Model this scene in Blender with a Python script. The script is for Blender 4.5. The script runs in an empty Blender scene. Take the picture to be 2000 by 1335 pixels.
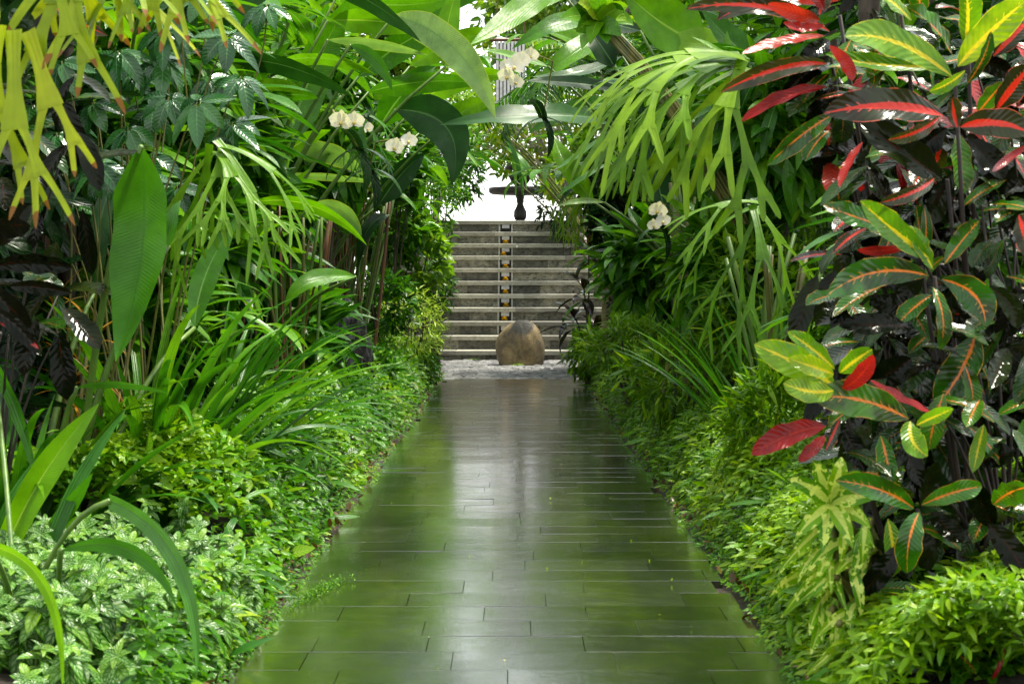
import bpy, math, random
import numpy as np
from mathutils import Vector, Matrix

# ------------------------------------------------------------------ camera, sky, sun, exposure
SC = bpy.context.scene
COL = SC.collection
CAMZ = 0.97
PITCH = math.radians(2.14)
FPX = 3150.0
cam_d = bpy.data.cameras.new('camera'); cam = bpy.data.objects.new('camera', cam_d); COL.objects.link(cam)
cam.location = (0, 0, CAMZ); cam.rotation_euler = (math.radians(90) - PITCH, 0, 0)
cam_d.sensor_width = 36; cam_d.lens = FPX / 2000 * 36
cam_d.clip_start = 0.05; cam_d.clip_end = 2000
cam_d.dof.use_dof = True; cam_d.dof.focus_distance = 10.0; cam_d.dof.aperture_fstop = 11.0
SC.camera = cam
SUN_EL, SUN_ROT = math.radians(68), math.radians(62)
w = bpy.data.worlds.new("World"); SC.world = w; w.use_nodes = True
nt = w.node_tree
sky = nt.nodes.new('ShaderNodeTexSky'); sky.sky_type = 'NISHITA'; sky.sun_disc = False
sky.sun_elevation = SUN_EL; sky.sun_rotation = SUN_ROT
sky.air_density = 1.6; sky.dust_density = 0.5; sky.ozone_density = 0.6
bg = nt.nodes['Background']; bg.inputs[1].default_value = 0.15
hs = nt.nodes.new('ShaderNodeHueSaturation'); hs.inputs['Saturation'].default_value = .15   # overcast: thin cloud whitens the sky
nt.links.new(sky.outputs[0], hs.inputs['Color']); nt.links.new(hs.outputs[0], bg.inputs[0])
sd = bpy.data.lights.new('sun', 'SUN'); sd.energy = 3.2; sd.angle = math.radians(9); sd.color = (1, .95, .80)
sun = bpy.data.objects.new('sun', sd); COL.objects.link(sun)
# light falls from high on the right
sdir = Vector((math.sin(SUN_ROT) * math.cos(SUN_EL), math.cos(SUN_ROT) * math.cos(SUN_EL), math.sin(SUN_EL)))
sun.rotation_euler = sdir.to_track_quat('Z', 'Y').to_euler()
SC.view_settings.view_transform = 'Standard'; SC.view_settings.look = 'None'
SC.view_settings.exposure = 1.38; SC.view_settings.gamma = 1.0
SC.cycles.max_bounces = 6; SC.cycles.diffuse_bounces = 3; SC.cycles.glossy_bounces = 3
SC.cycles.transmission_bounces = 4; SC.cycles.use_denoising = True
SC.cycles.caustics_reflective = False; SC.cycles.caustics_refractive = False

rnd = random.Random(11)
U = rnd.uniform
PI = math.pi

def at(px, py, D):
    """world point seen at photo pixel (px,py) standing D metres down the path"""
    xc = (px - 1000) / FPX; yc = -(py - 667.5) / FPX
    c, s = math.cos(PITCH), math.sin(PITCH)
    d = Vector((xc, c + yc * s, -s + yc * c))
    k = D / d.y
    return Vector((0, 0, CAMZ)) + d * k

# ------------------------------------------------------------------ object helpers
def tag(o, label=None, cat=None, group=None, kind=None):
    if label: o['label'] = label
    if cat: o['category'] = cat
    if group: o['group'] = group
    if kind: o['kind'] = kind
    return o
def thing(name, label, cat, loc=(0, 0, 0), group=None):
    o = bpy.data.objects.new(name, None); COL.objects.link(o); o.location = loc
    o.empty_display_size = .1
    return tag(o, label, cat, group)

class MB:
    def __init__(s): s.v = []; s.q = []; s.t = []; s.uv = []; s.var = []; s.n = 0
    def add(s, V, Q=None, T=None, UV=None, var=0.5):
        V = np.asarray(V, float).reshape(-1, 3); k = len(V)
        s.v.append(V)
        if Q is not None and len(Q): s.q.append(np.asarray(Q, int).reshape(-1, 4) + s.n)
        if T is not None and len(T): s.t.append(np.asarray(T, int).reshape(-1, 3) + s.n)
        s.uv.append(np.zeros((k, 2)) if UV is None else np.asarray(UV, float).reshape(-1, 2))
        s.var.append(np.full(k, var) if np.isscalar(var) else np.asarray(var, float))
        s.n += k
    def build(s, name, mat, parent=None, loc=None, smooth=True):
        V = np.concatenate(s.v)
        if parent is not None:
            L = np.zeros(3); pp = parent
            while pp is not None: L = L + np.array(pp.location); pp = pp.parent
            V = V - L
        elif loc is not None: V = V - np.array(loc)
        q = np.concatenate(s.q) if s.q else np.zeros((0, 4), int)
        t = np.concatenate(s.t) if s.t else np.zeros((0, 3), int)
        loops = np.concatenate([q.ravel(), t.ravel()])
        me = bpy.data.meshes.new(name)
        me.vertices.add(len(V)); me.vertices.foreach_set('co', V.astype(np.float32).ravel())
        me.loops.add(len(loops)); me.loops.foreach_set('vertex_index', loops.astype(np.int32))
        nq, ntr = len(q), len(t)
        me.polygons.add(nq + ntr)
        st = np.concatenate([np.arange(nq) * 4, nq * 4 + np.arange(ntr) * 3]).astype(np.int32)
        me.polygons.foreach_set('loop_start', st)
        me.polygons.foreach_set('use_smooth', np.full(nq + ntr, bool(smooth)))
        me.update(calc_edges=True)
        UVs = np.concatenate(s.uv)[loops]
        ul = me.uv_layers.new(name='UVMap'); ul.data.foreach_set('uv', UVs.astype(np.float32).ravel())
        a = me.attributes.new('var', 'FLOAT', 'POINT'); a.data.foreach_set('value', np.concatenate(s.var).astype(np.float32))
        for m in (mat if isinstance(mat, (list, tuple)) else [mat]): me.materials.append(m)
        me.validate()
        o = bpy.data.objects.new(name, me); COL.objects.link(o)
        if parent is not None: o.parent = parent
        elif loc is not None: o.location = loc
        return o
    # ---- shapes
    def box(s, x0, x1, y0, y1, z0, z1, var=.5, bev=0.0, tilt=(0, 0)):
        b = bev
        V = []
        if b <= 0:
            for z in (z0, z1):
                V += [(x0, y0, z), (x1, y0, z), (x1, y1, z), (x0, y1, z)]
            Q = [(3, 2, 1, 0), (4, 5, 6, 7), (0, 1, 5, 4), (1, 2, 6, 5), (2, 3, 7, 6), (3, 0, 4, 7)]
        else:
            V += [(x0, y0, z0), (x1, y0, z0), (x1, y1, z0), (x0, y1, z0)]
            V += [(x0, y0, z1 - b), (x1, y0, z1 - b), (x1, y1, z1 - b), (x0, y1, z1 - b)]
            V += [(x0 + b, y0 + b, z1), (x1 - b, y0 + b, z1), (x1 - b, y1 - b, z1), (x0 + b, y1 - b, z1)]
            Q = [(3, 2, 1, 0), (0, 1, 5, 4), (1, 2, 6, 5), (2, 3, 7, 6), (3, 0, 4, 7),
                 (4, 5, 9, 8), (5, 6, 10, 9), (6, 7, 11, 10), (7, 4, 8, 11), (8, 9, 10, 11)]
            if tilt != (0, 0):
                cx, cy = (x0 + x1) / 2, (y0 + y1) / 2
                V = [(x, y, z + ((x - cx) * tilt[0] + (y - cy) * tilt[1] if i >= 4 else 0)) for i, (x, y, z) in enumerate(V)]
        s.add(V, Q, None, [(v[0], v[1]) for v in V], var)
    def tube(s, pts, rads, seg=7, var=.5, cap=True):
        pts = [Vector(p) for p in pts]; n = len(pts)
        if not hasattr(rads, '__len__'): rads = [rads] * n
        V = []; UVv = []
        ref = Vector((0.3, 0.2, 1)).normalized()
        for i, p in enumerate(pts):
            t = (pts[min(i + 1, n - 1)] - pts[max(i - 1, 0)])
            t = t.normalized() if t.length > 1e-9 else Vector((0, 0, 1))
            if abs(t.dot(ref)) > .98: ref = Vector((1, 0, 0.1)).normalized()
            a = t.cross(ref).normalized(); b = t.cross(a)
            for j in range(seg):
                an = 2 * PI * j / seg
                V.append(p + (a * math.cos(an) + b * math.sin(an)) * rads[i]); UVv.append((j / seg, i / max(1, n - 1)))
        Q = [(i * seg + j, i * seg + (j + 1) % seg, (i + 1) * seg + (j + 1) % seg, (i + 1) * seg + j) for i in range(n - 1) for j in range(seg)]
        T = []
        if cap:
            k = len(V); V.append(pts[-1]); UVv.append((0, 1))
            T = [((n - 1) * seg + j, (n - 1) * seg + (j + 1) % seg, k) for j in range(seg)]
        s.add([tuple(v) for v in V], Q, T, UVv, var)
    def lathe(s, cx, cy, prof, seg=28, var=.5, wob=0):
        V = []; n = len(prof)
        for (r, z) in prof:
            for j in range(seg):
                a = 2 * PI * j / seg; V.append((cx + r * math.cos(a), cy + r * math.sin(a), z))
        Q = [(i * seg + j, i * seg + (j + 1) % seg, (i + 1) * seg + (j + 1) % seg, (i + 1) * seg + j) for i in range(n - 1) for j in range(seg)]
        s.add(V, Q, None, None, var)
    def ribbon(s, pts, widths, normals, nw=4, fold=.15, ripple=0., rfreq=9., var=.5, v0=0., v1=1., phase=None):
        """leaf blade along pts; fold raises both halves, ripple waves the edges"""
        n = len(pts); P = np.array([tuple(p) for p in pts]); N = np.array([tuple(x) for x in normals])
        Tn = np.gradient(P, axis=0); Tn /= np.linalg.norm(Tn, axis=1)[:, None] + 1e-12
        S = np.cross(Tn, N); S /= np.linalg.norm(S, axis=1)[:, None] + 1e-12
        N = np.cross(S, Tn)
        W = np.asarray(widths, float)
        ph = U(0, 6.28) if phase is None else phase
        us = np.linspace(-1, 1, nw + 1)
        tt = np.linspace(0, 1, n)
        V = np.zeros((n, nw + 1, 3)); UV = np.zeros((n, nw + 1, 2))
        for j, u in enumerate(us):
            rp = ripple * W * (abs(u) ** 2) * np.sin(tt * rfreq * 2 * PI * .5 + ph + (1.9 if u > 0 else 0))
            V[:, j] = P + S * (u * W / 2)[:, None] * math.cos(fold * abs(u)) + N * (abs(u) * math.sin(fold) * W / 2 + rp)[:, None]
            UV[:, j, 0] = u * .5 + .5; UV[:, j, 1] = v0 + (v1 - v0) * tt
        idx = np.arange(n * (nw + 1)).reshape(n, nw + 1)
        Q = np.stack([idx[:-1, :-1], idx[:-1, 1:], idx[1:, 1:], idx[1:, :-1]], -1).reshape(-1, 4)
        s.add(V.reshape(-1, 3), Q, None, UV.reshape(-1, 2), var)

SH = {
    'paddle': lambda t: np.minimum(1, (t / .22) ** .75) * np.clip(1 - np.clip((t - .48) / .52, 0, 1) ** 1.7, 0.0, 1),
    'lance': lambda t: np.clip(np.sin(PI * t ** .85), 0, 1) ** .85,
    'strap': lambda t: np.clip(.75 + .5 * t, 0, 1) * np.clip(1 - t ** 3.2, 0, 1),
    'croton': lambda t: np.clip(np.sin(PI * t ** 1.12), 0, 1) ** .62 * (1 - .12 * np.exp(-((t - .45) / .1) ** 2)),
    'ovate': lambda t: np.clip(np.sin(PI * t ** .72), 0, 1) ** .75,
    'palmlet': lambda t: np.clip(1 - t, 0, 1) ** .6 * np.clip(t / .08 + .25, 0, 1),
}
def bez(p0, p1, p2, n):
    out = []
    for i in range(n):
        t = i / (n - 1); out.append(p0 * (1 - t) ** 2 + p1 * 2 * t * (1 - t) + p2 * t * t)
    return out
def grow(base, d, up, L, droop, n=12, twist=0., power=1.0):
    """centre line heading along d and sagging by droop radians; returns points and blade normals"""
    d = Vector(d).normalized(); up = Vector(up)
    side = d.cross(up)
    if side.length < 1e-4: side = d.cross(Vector((1, 0, 0)))
    side.normalize()
    pts = [Vector(base)]; nor = []
    cur = d.copy(); nn = side.cross(cur).normalized()
    nor.append(nn)
    for i in range(n - 1):
        k = droop / (n - 1) * ((i + 1) / (n - 1) * 2) ** (power - 1) if power != 1 else droop / (n - 1)
        cur = Matrix.Rotation(-k, 3, side) @ cur
        pts.append(pts[-1] + cur * (L / (n - 1)))
        nn = side.cross(cur).normalized()
        if twist: nn = Matrix.Rotation(twist * (i + 1) / (n - 1), 3, cur) @ nn
        nor.append(nn)
    return pts, nor
def leaf(m, base, d, up, L, W, shape='lance', droop=.8, fold=.2, ripple=.0, rf=7, n=12, nw=4, var=None, twist=0., power=1.0):
    pts, nor = grow(base, d, up, L, droop, n, twist, power)
    t = np.linspace(0, 1, n); m.ribbon(pts, SH[shape](t) * W + W * .012, nor, nw, fold, ripple, rf, U(0, 1) if var is None else var)
    return pts

# template leaves for dense foliage, placed with numpy
def template(shape, wr, droop=.5, fold=.35, n=5, nw=2, ripple=0, curl=0):
    m = MB(); pts, nor = grow((0, 0, 0), (0, 1, 0), (0, 0, 1), 1, droop, n)
    t = np.linspace(0, 1, n); m.ribbon(pts, SH[shape](t) * wr + .01, nor, nw, fold, ripple, 5, 0, phase=1.)
    return m.v[0], m.q[0], m.uv[0]
def bulk(m, tmpl, P, D, N, S, var):
    """copies one template leaf to every P with direction D, face normal N, length S"""
    V, Q, UV = tmpl; k = len(P)
    if k == 0: return
    D = D / (np.linalg.norm(D, axis=1)[:, None] + 1e-9)
    X = np.cross(D, N); X /= np.linalg.norm(X, axis=1)[:, None] + 1e-9
    Z = np.cross(X, D)
    W = P[:, None, :] + S[:, None, None] * (V[None, :, 0:1] * X[:, None] + V[None, :, 1:2] * D[:, None] + V[None, :, 2:3] * Z[:, None])
    nv = len(V)
    QQ = (Q[None] + (np.arange(k) * nv)[:, None, None]).reshape(-1, 4)
    m.add(W.reshape(-1, 3), QQ, None, np.tile(UV, (k, 1)), np.repeat(var, nv))
rng = np.random.default_rng(5)
def rdir(k, up=.3, spread=1.):
    v = rng.normal(size=(k, 3)) * spread; v[:, 2] += up
    return v / np.linalg.norm(v, axis=1)[:, None]
def vnoise(P, f, seed=0):
    """cheap smooth pseudo noise 0..1 for arrays of points"""
    r = np.random.default_rng(abs(int(seed))); out = 0
    for i in range(5):
        k = r.normal(size=3) * f * (1 + .5 * i); out = out + np.sin(P @ k + r.uniform(0, 6.28)) / (1 + .35 * i)
    return np.clip(.5 + out * .22, 0, 1)

# ------------------------------------------------------------------ materials
def newmat(name):
    m = bpy.data.materials.new(name); m.use_nodes = True
    return m, m.node_tree, m.node_tree.nodes['Principled BSDF'], m.node_tree.nodes['Material Output']
def ramp(nt, fac, stops, interp='LINEAR'):
    r = nt.nodes.new('ShaderNodeValToRGB'); r.color_ramp.interpolation = interp
    e = r.color_ramp.elements
    while len(e) < len(stops): e.new(.5)
    for i, (p, c) in enumerate(stops): e[i].position = p; e[i].color = (*c, 1)
    nt.links.new(fac, r.inputs[0]); return r.outputs[0]
def math_(nt, op, a, b=None, c=None, clamp=False):
    n = nt.nodes.new('ShaderNodeMath'); n.operation = op; n.use_clamp = clamp
    for i, x in enumerate((a, b, c)):
        if x is None: continue
        if isinstance(x, (int, float)): n.inputs[i].default_value = x
        else: nt.links.new(x, n.inputs[i])
    return n.outputs[0]
def mix(nt, f, a, b, blend='MIX'):
    n = nt.nodes.new('ShaderNodeMixRGB'); n.blend_type = blend
    for i, x in enumerate((f, a, b)):
        if isinstance(x, (int, float)): n.inputs[i].default_value = x
        elif isinstance(x, tuple): n.inputs[i].default_value = (*x, 1)
        else: nt.links.new(x, n.inputs[i])
    return n.outputs[0]
def noise(nt, scale, detail=4, coord=None, rough=.55, dist=0):
    n = nt.nodes.new('ShaderNodeTexNoise'); n.inputs['Scale'].default_value = scale; n.inputs['Detail'].default_value = detail
    n.inputs['Roughness'].default_value = rough; n.inputs['Distortion'].default_value = dist
    if coord is not None: nt.links.new(coord, n.inputs['Vector'])
    return n.outputs[0]
def objco(nt, kind='Object'):
    return nt.nodes.new('ShaderNodeTexCoord').outputs[kind]
def mapped(nt, co, sc):
    n = nt.nodes.new('ShaderNodeMapping'); n.inputs['Scale'].default_value = sc; nt.links.new(co, n.inputs[0]); return n.outputs[0]
def bump(nt, h, strength, dist=.01, nrm=None):
    b = nt.nodes.new('ShaderNodeBump'); b.inputs['Strength'].default_value = strength; b.inputs['Distance'].default_value = dist
    nt.links.new(h, b.inputs['Height'])
    if nrm is not None: nt.links.new(nrm, b.inputs['Normal'])
    return b.outputs[0]

def leafmat(name, cols, rib=None, ribw=.05, veins=14, vk=5., vstr=.25, rough=.32, trans=.35, tcol=(.30, .42, .03),
            edge=None, silver=None, croton=None, tip=None, coat=.03, spec=.27, blot=.0, blotc=(0.6, 0.6, 0.1), mott=(.02, .012, .006), bst=.28, bsc=26):
    m, nt, P, out = newmat(name); L = nt.links.new
    at_ = nt.nodes.new('ShaderNodeAttribute'); at_.attribute_name = 'var'
    uv = nt.nodes.new('ShaderNodeUVMap'); sp = nt.nodes.new('ShaderNodeSeparateXYZ'); L(uv.outputs[0], sp.inputs[0])
    u, v = sp.outputs[0], sp.outputs[1]
    au = math_(nt, 'ABSOLUTE', math_(nt, 'SUBTRACT', u, .5))          # 0 at the rib, .5 at the edge
    k = len(cols); base = ramp(nt, at_.outputs['Fac'], [(i / max(1, k - 1), c) for i, c in enumerate(cols)])
    oc = objco(nt, 'Generated') if False else objco(nt)
    nz = noise(nt, 9, 3, oc)
    base = mix(nt, .6, base, mix(nt, 1., base, ramp(nt, nz, [(.3, (.35, .42, .35)), (.7, (1.2, 1.15, 1.))]), 'MULTIPLY'))
    vw = math_(nt, 'SINE', math_(nt, 'MULTIPLY', math_(nt, 'SUBTRACT', math_(nt, 'MULTIPLY', v, float(veins)), math_(nt, 'MULTIPLY', au, vk)), 6.283))
    col = base
    if vstr > 0:
        vm = math_(nt, 'MULTIPLY', math_(nt, 'ADD', math_(nt, 'MULTIPLY', vw, .5), .5), vstr)
        col = mix(nt, vm, col, mix(nt, 1., col, (.55, .6, .5), 'MULTIPLY'))
    if silver:
        dn = math_(nt, 'ADD', au, math_(nt, 'MULTIPLY', math_(nt, 'SUBTRACT', noise(nt, 60, 2, oc), .5), .10))
        s1 = math_(nt, 'MULTIPLY', math_(nt, 'GREATER_THAN', dn, .09), math_(nt, 'LESS_THAN', dn, .36))
        s2 = math_(nt, 'GREATER_THAN', vw, -.45)
        s3 = math_(nt, 'LESS_THAN', v, .9)
        col = mix(nt, math_(nt, 'MULTIPLY', math_(nt, 'MULTIPLY', math_(nt, 'MULTIPLY', s1, s2), s3), .45), col, silver)
    if blot > 0:
        b = math_(nt, 'GREATER_THAN', noise(nt, bsc, 3, oc), 1 - blot)
        col = mix(nt, b, col, blotc)
    if croton:
        # jagged coloured rib with spurs running into the side veins, thin coloured margin
        dn = math_(nt, 'ADD', au, math_(nt, 'MULTIPLY', math_(nt, 'SUBTRACT', noise(nt, 45, 3, oc), .5), .10))
        dk = ramp(nt, noise(nt, 11, 3, oc), [(.48, (0, 0, 0)), (.66, (1, 1, 1))]); col = mix(nt, math_(nt, 'MULTIPLY', dk, .75), col, mott)
        c1 = math_(nt, 'LESS_THAN', dn, math_(nt, 'MULTIPLY', math_(nt, 'SUBTRACT', 1.12, v), ribw * 2.2))
        c2 = math_(nt, 'MULTIPLY', math_(nt, 'MULTIPLY', math_(nt, 'GREATER_THAN', vw, .86), math_(nt, 'LESS_THAN', dn, .15)), math_(nt, 'GREATER_THAN', noise(nt, 16, 2, oc), .50))
        c3 = math_(nt, 'MULTIPLY', math_(nt, 'GREATER_THAN', au, .478), math_(nt, 'GREATER_THAN', noise(nt, 20, 2, oc), .5))
        col = mix(nt, math_(nt, 'MULTIPLY', c2, .85), col, croton[1])
        col = mix(nt, c3, col, croton[1])
        col = mix(nt, c1, col, croton[0])
    elif rib:
        rm = math_(nt, 'LESS_THAN', au, math_(nt, 'MULTIPLY', math_(nt, 'SUBTRACT', 1.05, v), ribw))
        col = mix(nt, math_(nt, 'MULTIPLY', rm, .8), col, rib)
    if edge:
        col = mix(nt, math_(nt, 'GREATER_THAN', au, .47), col, edge)
    if tip:
        tn = math_(nt, 'ADD', v, math_(nt, 'MULTIPLY', math_(nt, 'SUBTRACT', noise(nt, 30, 2, oc), .5), .12))
        col = mix(nt, math_(nt, 'GREATER_THAN', tn, tip[1]), col, tip[0])
    col = mix(nt, 1., col, (.84, .84, .66) if name != 'orchid_petal' else (.95, .95, .95), 'MULTIPLY')   # pigment strength of the whole leaf
    L(col, P.inputs['Base Color'])
    rr = math_(nt, 'ADD', math_(nt, 'MULTIPLY', noise(nt, 30, 3, oc), .25), rough - .12)
    rr = math_(nt, 'SUBTRACT', rr, .04); L(rr, P.inputs['Roughness'])
    P.inputs['Specular IOR Level'].default_value = spec
    P.inputs['Coat Weight'].default_value = coat; P.inputs['Coat Roughness'].default_value = .12
    ribh = math_(nt, 'MULTIPLY', math_(nt, 'LESS_THAN', au, ribw * .8), -1.2)
    h = math_(nt, 'ADD', math_(nt, 'MULTIPLY', vw, .5), ribh)
    h = math_(nt, 'ADD', h, math_(nt, 'MULTIPLY', noise(nt, 22, 2, oc), 2.0))
    nb = bump(nt, h, bst, .004); L(nb, P.inputs['Normal'])
    if trans > 0:
        trans *= .7
        tr = nt.nodes.new('ShaderNodeBsdfTranslucent'); L(mix(nt, .55, col, mix(nt, 1., col, (2.6, 2.5, .8), 'MULTIPLY')), tr.inputs[0])
        L(nb, tr.inputs['Normal'])
        mx = nt.nodes.new('ShaderNodeMixShader'); mx.inputs[0].default_value = trans
        L(P.outputs[0], mx.inputs[1]); L(tr.outputs[0], mx.inputs[2]); L(mx.outputs[0], out.inputs['Surface'])
    return m

G = {}
G['heli'] = leafmat('heliconia_leaf', [(.02, .12, .004), (.05, .20, .005), (.10, .31, .006), (.18, .42, .012)], rib=(.18, .38, .08), ribw=.035, veins=74, vk=11, vstr=.12, rough=.3, trans=.4)
G['helidark'] = leafmat('heliconia_leaf_dark', [(.008, .05, .008), (.014, .08, .012), (.024, .11, .014)], rib=(.10, .22, .09), ribw=.03, veins=76, vk=11, vstr=.15, rough=.38, trans=.15, coat=.1)
G['helilit'] = leafmat('heliconia_leaf_lit', [(.12, .34, .004), (.18, .43, .006), (.26, .50, .01)], rib=(.34, .55, .08), ribw=.035, veins=76, vk=11, vstr=.18, rough=.35, trans=.5)  # lit copy of the heliconia leaf, brightness put into its colour
G['helipale'] = leafmat('heliconia_leaf_pale', [(.20, .40, .12), (.28, .47, .18)], rib=(.12, .30, .08), ribw=.02, veins=80, vk=11, vstr=.12, rough=.3, trans=.35, edge=(.35, .5, .03))
G['helibig'] = leafmat('heliconia_leaf_broad', [(.05, .21, .004), (.07, .26, .005)], rib=(.04, .16, .01), ribw=.03, veins=60, vk=8, vstr=.10, bst=.10, rough=.26, trans=.35)
G['ginger'] = leafmat('ginger_leaf', [(.015, .09, .004), (.04, .18, .006), (.08, .27, .006), (.18, .42, .01), (.06, .22, .02)], rib=(.16, .33, .08), ribw=.05, veins=20, vk=8, vstr=.12, rough=.3, trans=.4)
G['strap'] = leafmat('strap_leaf', [(.02, .12, .006), (.04, .19, .008), (.08, .28, .010), (.16, .38, .015)], rib=(.03, .12, .02), ribw=.06, veins=0, vk=5, vstr=.2, rough=.35, trans=.35)
G['strapgrey'] = leafmat('strap_leaf_greyish', [(.05, .20, .02), (.08, .26, .03)], rib=(.05, .14, .04), ribw=.06, veins=0, vk=6, vstr=.2, rough=.35, trans=.3)
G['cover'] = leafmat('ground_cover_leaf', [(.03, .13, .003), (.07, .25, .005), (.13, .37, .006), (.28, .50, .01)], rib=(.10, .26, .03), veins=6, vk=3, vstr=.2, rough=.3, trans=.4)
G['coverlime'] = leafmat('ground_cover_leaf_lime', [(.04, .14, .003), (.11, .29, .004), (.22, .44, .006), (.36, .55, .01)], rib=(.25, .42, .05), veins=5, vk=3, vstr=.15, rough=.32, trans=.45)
G['pilea'] = leafmat('silver_striped_leaf', [(.02, .11, .006), (.04, .18, .008), (.09, .28, .01), (.2, .40, .012)], rib=(.03, .12, .02), ribw=.03, veins=5, vk=2.5, vstr=.1, silver=(.40, .55, .26), rough=.33, trans=.3)
G['shrub'] = leafmat('shrub_leaf', [(.012, .07, .004), (.03, .15, .005), (.06, .22, .006), (.14, .36, .01)], rib=(.08, .2, .03), veins=7, vk=3, vstr=.2, rough=.28, trans=.35)
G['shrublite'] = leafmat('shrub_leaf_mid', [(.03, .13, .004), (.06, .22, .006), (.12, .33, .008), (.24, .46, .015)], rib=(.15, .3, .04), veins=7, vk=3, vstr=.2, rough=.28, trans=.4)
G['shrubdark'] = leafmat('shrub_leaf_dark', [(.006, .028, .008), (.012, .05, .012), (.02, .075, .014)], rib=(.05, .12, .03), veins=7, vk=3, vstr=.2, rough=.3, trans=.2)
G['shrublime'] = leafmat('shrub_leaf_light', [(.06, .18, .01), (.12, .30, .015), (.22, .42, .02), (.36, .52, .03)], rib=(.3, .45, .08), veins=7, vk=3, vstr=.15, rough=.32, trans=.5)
G['yellow'] = leafmat('yellow_green_leaf', [(.07, .24, .005), (.14, .36, .007), (.28, .46, .010), (.50, .52, .02)], rib=(.5, .5, .05), veins=7, vk=3, vstr=.1, rough=.35, trans=.5)
G['whitevar'] = leafmat('variegated_leaf', [(.08, .28, .006), (.18, .42, .008), (.28, .50, .01)], rib=(.72, .84, .22), ribw=.30, veins=8, vk=3, vstr=.0, rough=.32, trans=.35, blot=.43, bsc=48, blotc=(.68, .82, .20))
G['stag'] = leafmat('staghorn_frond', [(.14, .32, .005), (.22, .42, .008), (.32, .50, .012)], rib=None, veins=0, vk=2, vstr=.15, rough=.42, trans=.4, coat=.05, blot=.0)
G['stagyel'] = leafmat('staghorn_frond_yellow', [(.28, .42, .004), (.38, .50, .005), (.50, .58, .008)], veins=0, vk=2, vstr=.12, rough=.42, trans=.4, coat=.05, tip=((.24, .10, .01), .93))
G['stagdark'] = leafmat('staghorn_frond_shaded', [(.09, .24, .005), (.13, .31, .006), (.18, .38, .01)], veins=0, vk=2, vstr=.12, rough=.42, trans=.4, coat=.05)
RED, ORG, PNK, YEL = (.72, .035, .02), (.80, .22, .03), (.65, .12, .09), (.75, .58, .02)
G['cro_green'] = leafmat('croton_leaf_green', [(.02, .11, .004), (.04, .18, .006), (.08, .25, .008)], veins=12, vk=4, vstr=.12, rough=.22, trans=.25, croton=(ORG, (.5, .28, .05)), ribw=.026, coat=.2)
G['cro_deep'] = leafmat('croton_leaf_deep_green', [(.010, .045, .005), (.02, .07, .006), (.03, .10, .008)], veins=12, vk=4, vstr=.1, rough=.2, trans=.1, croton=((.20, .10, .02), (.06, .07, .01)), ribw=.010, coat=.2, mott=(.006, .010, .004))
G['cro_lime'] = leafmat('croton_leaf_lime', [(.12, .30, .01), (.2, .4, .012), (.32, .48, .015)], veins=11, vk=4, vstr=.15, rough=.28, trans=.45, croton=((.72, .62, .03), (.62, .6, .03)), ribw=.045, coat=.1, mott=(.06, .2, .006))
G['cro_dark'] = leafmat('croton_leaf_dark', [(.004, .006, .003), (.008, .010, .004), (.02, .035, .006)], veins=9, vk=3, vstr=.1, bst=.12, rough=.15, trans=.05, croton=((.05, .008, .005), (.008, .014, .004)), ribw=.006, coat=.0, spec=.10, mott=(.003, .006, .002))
G['cro_red'] = leafmat('croton_leaf_red_ribbed', [(.022, .030, .008), (.04, .05, .010), (.06, .07, .012)], veins=12, vk=4, vstr=.12, rough=.22, trans=.2, croton=(RED, PNK), ribw=.075, coat=.2)
G['cro_allred'] = leafmat('croton_leaf_red', [(.30, .008, .010), (.5, .015, .02), (.6, .05, .03)], veins=12, vk=4, vstr=.2, rough=.28, trans=.35, croton=((.45, .02, .01), (.35, .02, .01)), ribw=.02, coat=.1, mott=(.16, .006, .008))
G['ti'] = leafmat('cordyline_leaf', [(.012, .012, .010), (.03, .012, .012), (.06, .014, .012), (.05, .07, .02)], rib=(.08, .03, .02), veins=0, vstr=.2, rough=.25, trans=.1, coat=.4)
G['orange'] = leafmat('orange_thin_leaf', [(.42, .13, .01), (.52, .24, .015), (.28, .22, .02)], rib=(.5, .3, .02), veins=0, vstr=.1, rough=.4, trans=.3)
G['blue'] = leafmat('umbrella_tree_leaf', [(.012, .075, .018), (.022, .12, .025), (.05, .19, .035)], rib=(.12, .25, .12), ribw=.04, veins=9, vk=3, vstr=.25, rough=.25, trans=.2, coat=.4)
G['petal'] = leafmat('orchid_petal', [(.78, .76, .74), (.86, .84, .82)], veins=3, vstr=.06, rough=.5, trans=.3, coat=0)
G['litter'] = leafmat('fallen_leaf', [(.06, .03, .012), (.12, .06, .02), (.26, .15, .03), (.04, .03, .015)], veins=5, vstr=.2, rough=.5, trans=.1, coat=.1)

def stemmat(name, c1, c2, sc=(30, 30, 4), rough=.45, bstr=.3):
    m, nt, P, out = newmat(name)
    co = mapped(nt, objco(nt), sc); nz = noise(nt, 1., 5, co)
    nt.links.new(ramp(nt, nz, [(.3, c1), (.7, c2)]), P.inputs['Base Color']); P.inputs['Roughness'].default_value = rough
    nt.links.new(bump(nt, nz, bstr, .01), P.inputs['Normal']); return m
S_GREEN = stemmat('green_stalk', (.05, .12, .015), (.13, .22, .03))
S_OLIVE = stemmat('olive_stalk', (.06, .09, .02), (.20, .17, .04))
S_BROWN = stemmat('brown_stalk', (.05, .028, .012), (.18, .07, .02))
S_BARK = stemmat('bark', (.025, .018, .012), (.10, .075, .05), (14, 14, 5), .8, .8)
S_DARK = stemmat('dark_twig', (.012, .009, .007), (.035, .022, .015), (14, 14, 5), .7, .8)
S_PALE = stemmat('pale_branch', (.30, .27, .20), (.60, .57, .48), (10, 10, 5), .7, .5)
S_PALM = stemmat('palm_bark', (.13, .10, .05), (.36, .28, .14), (5, 5, 34), .7, .6)

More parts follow.
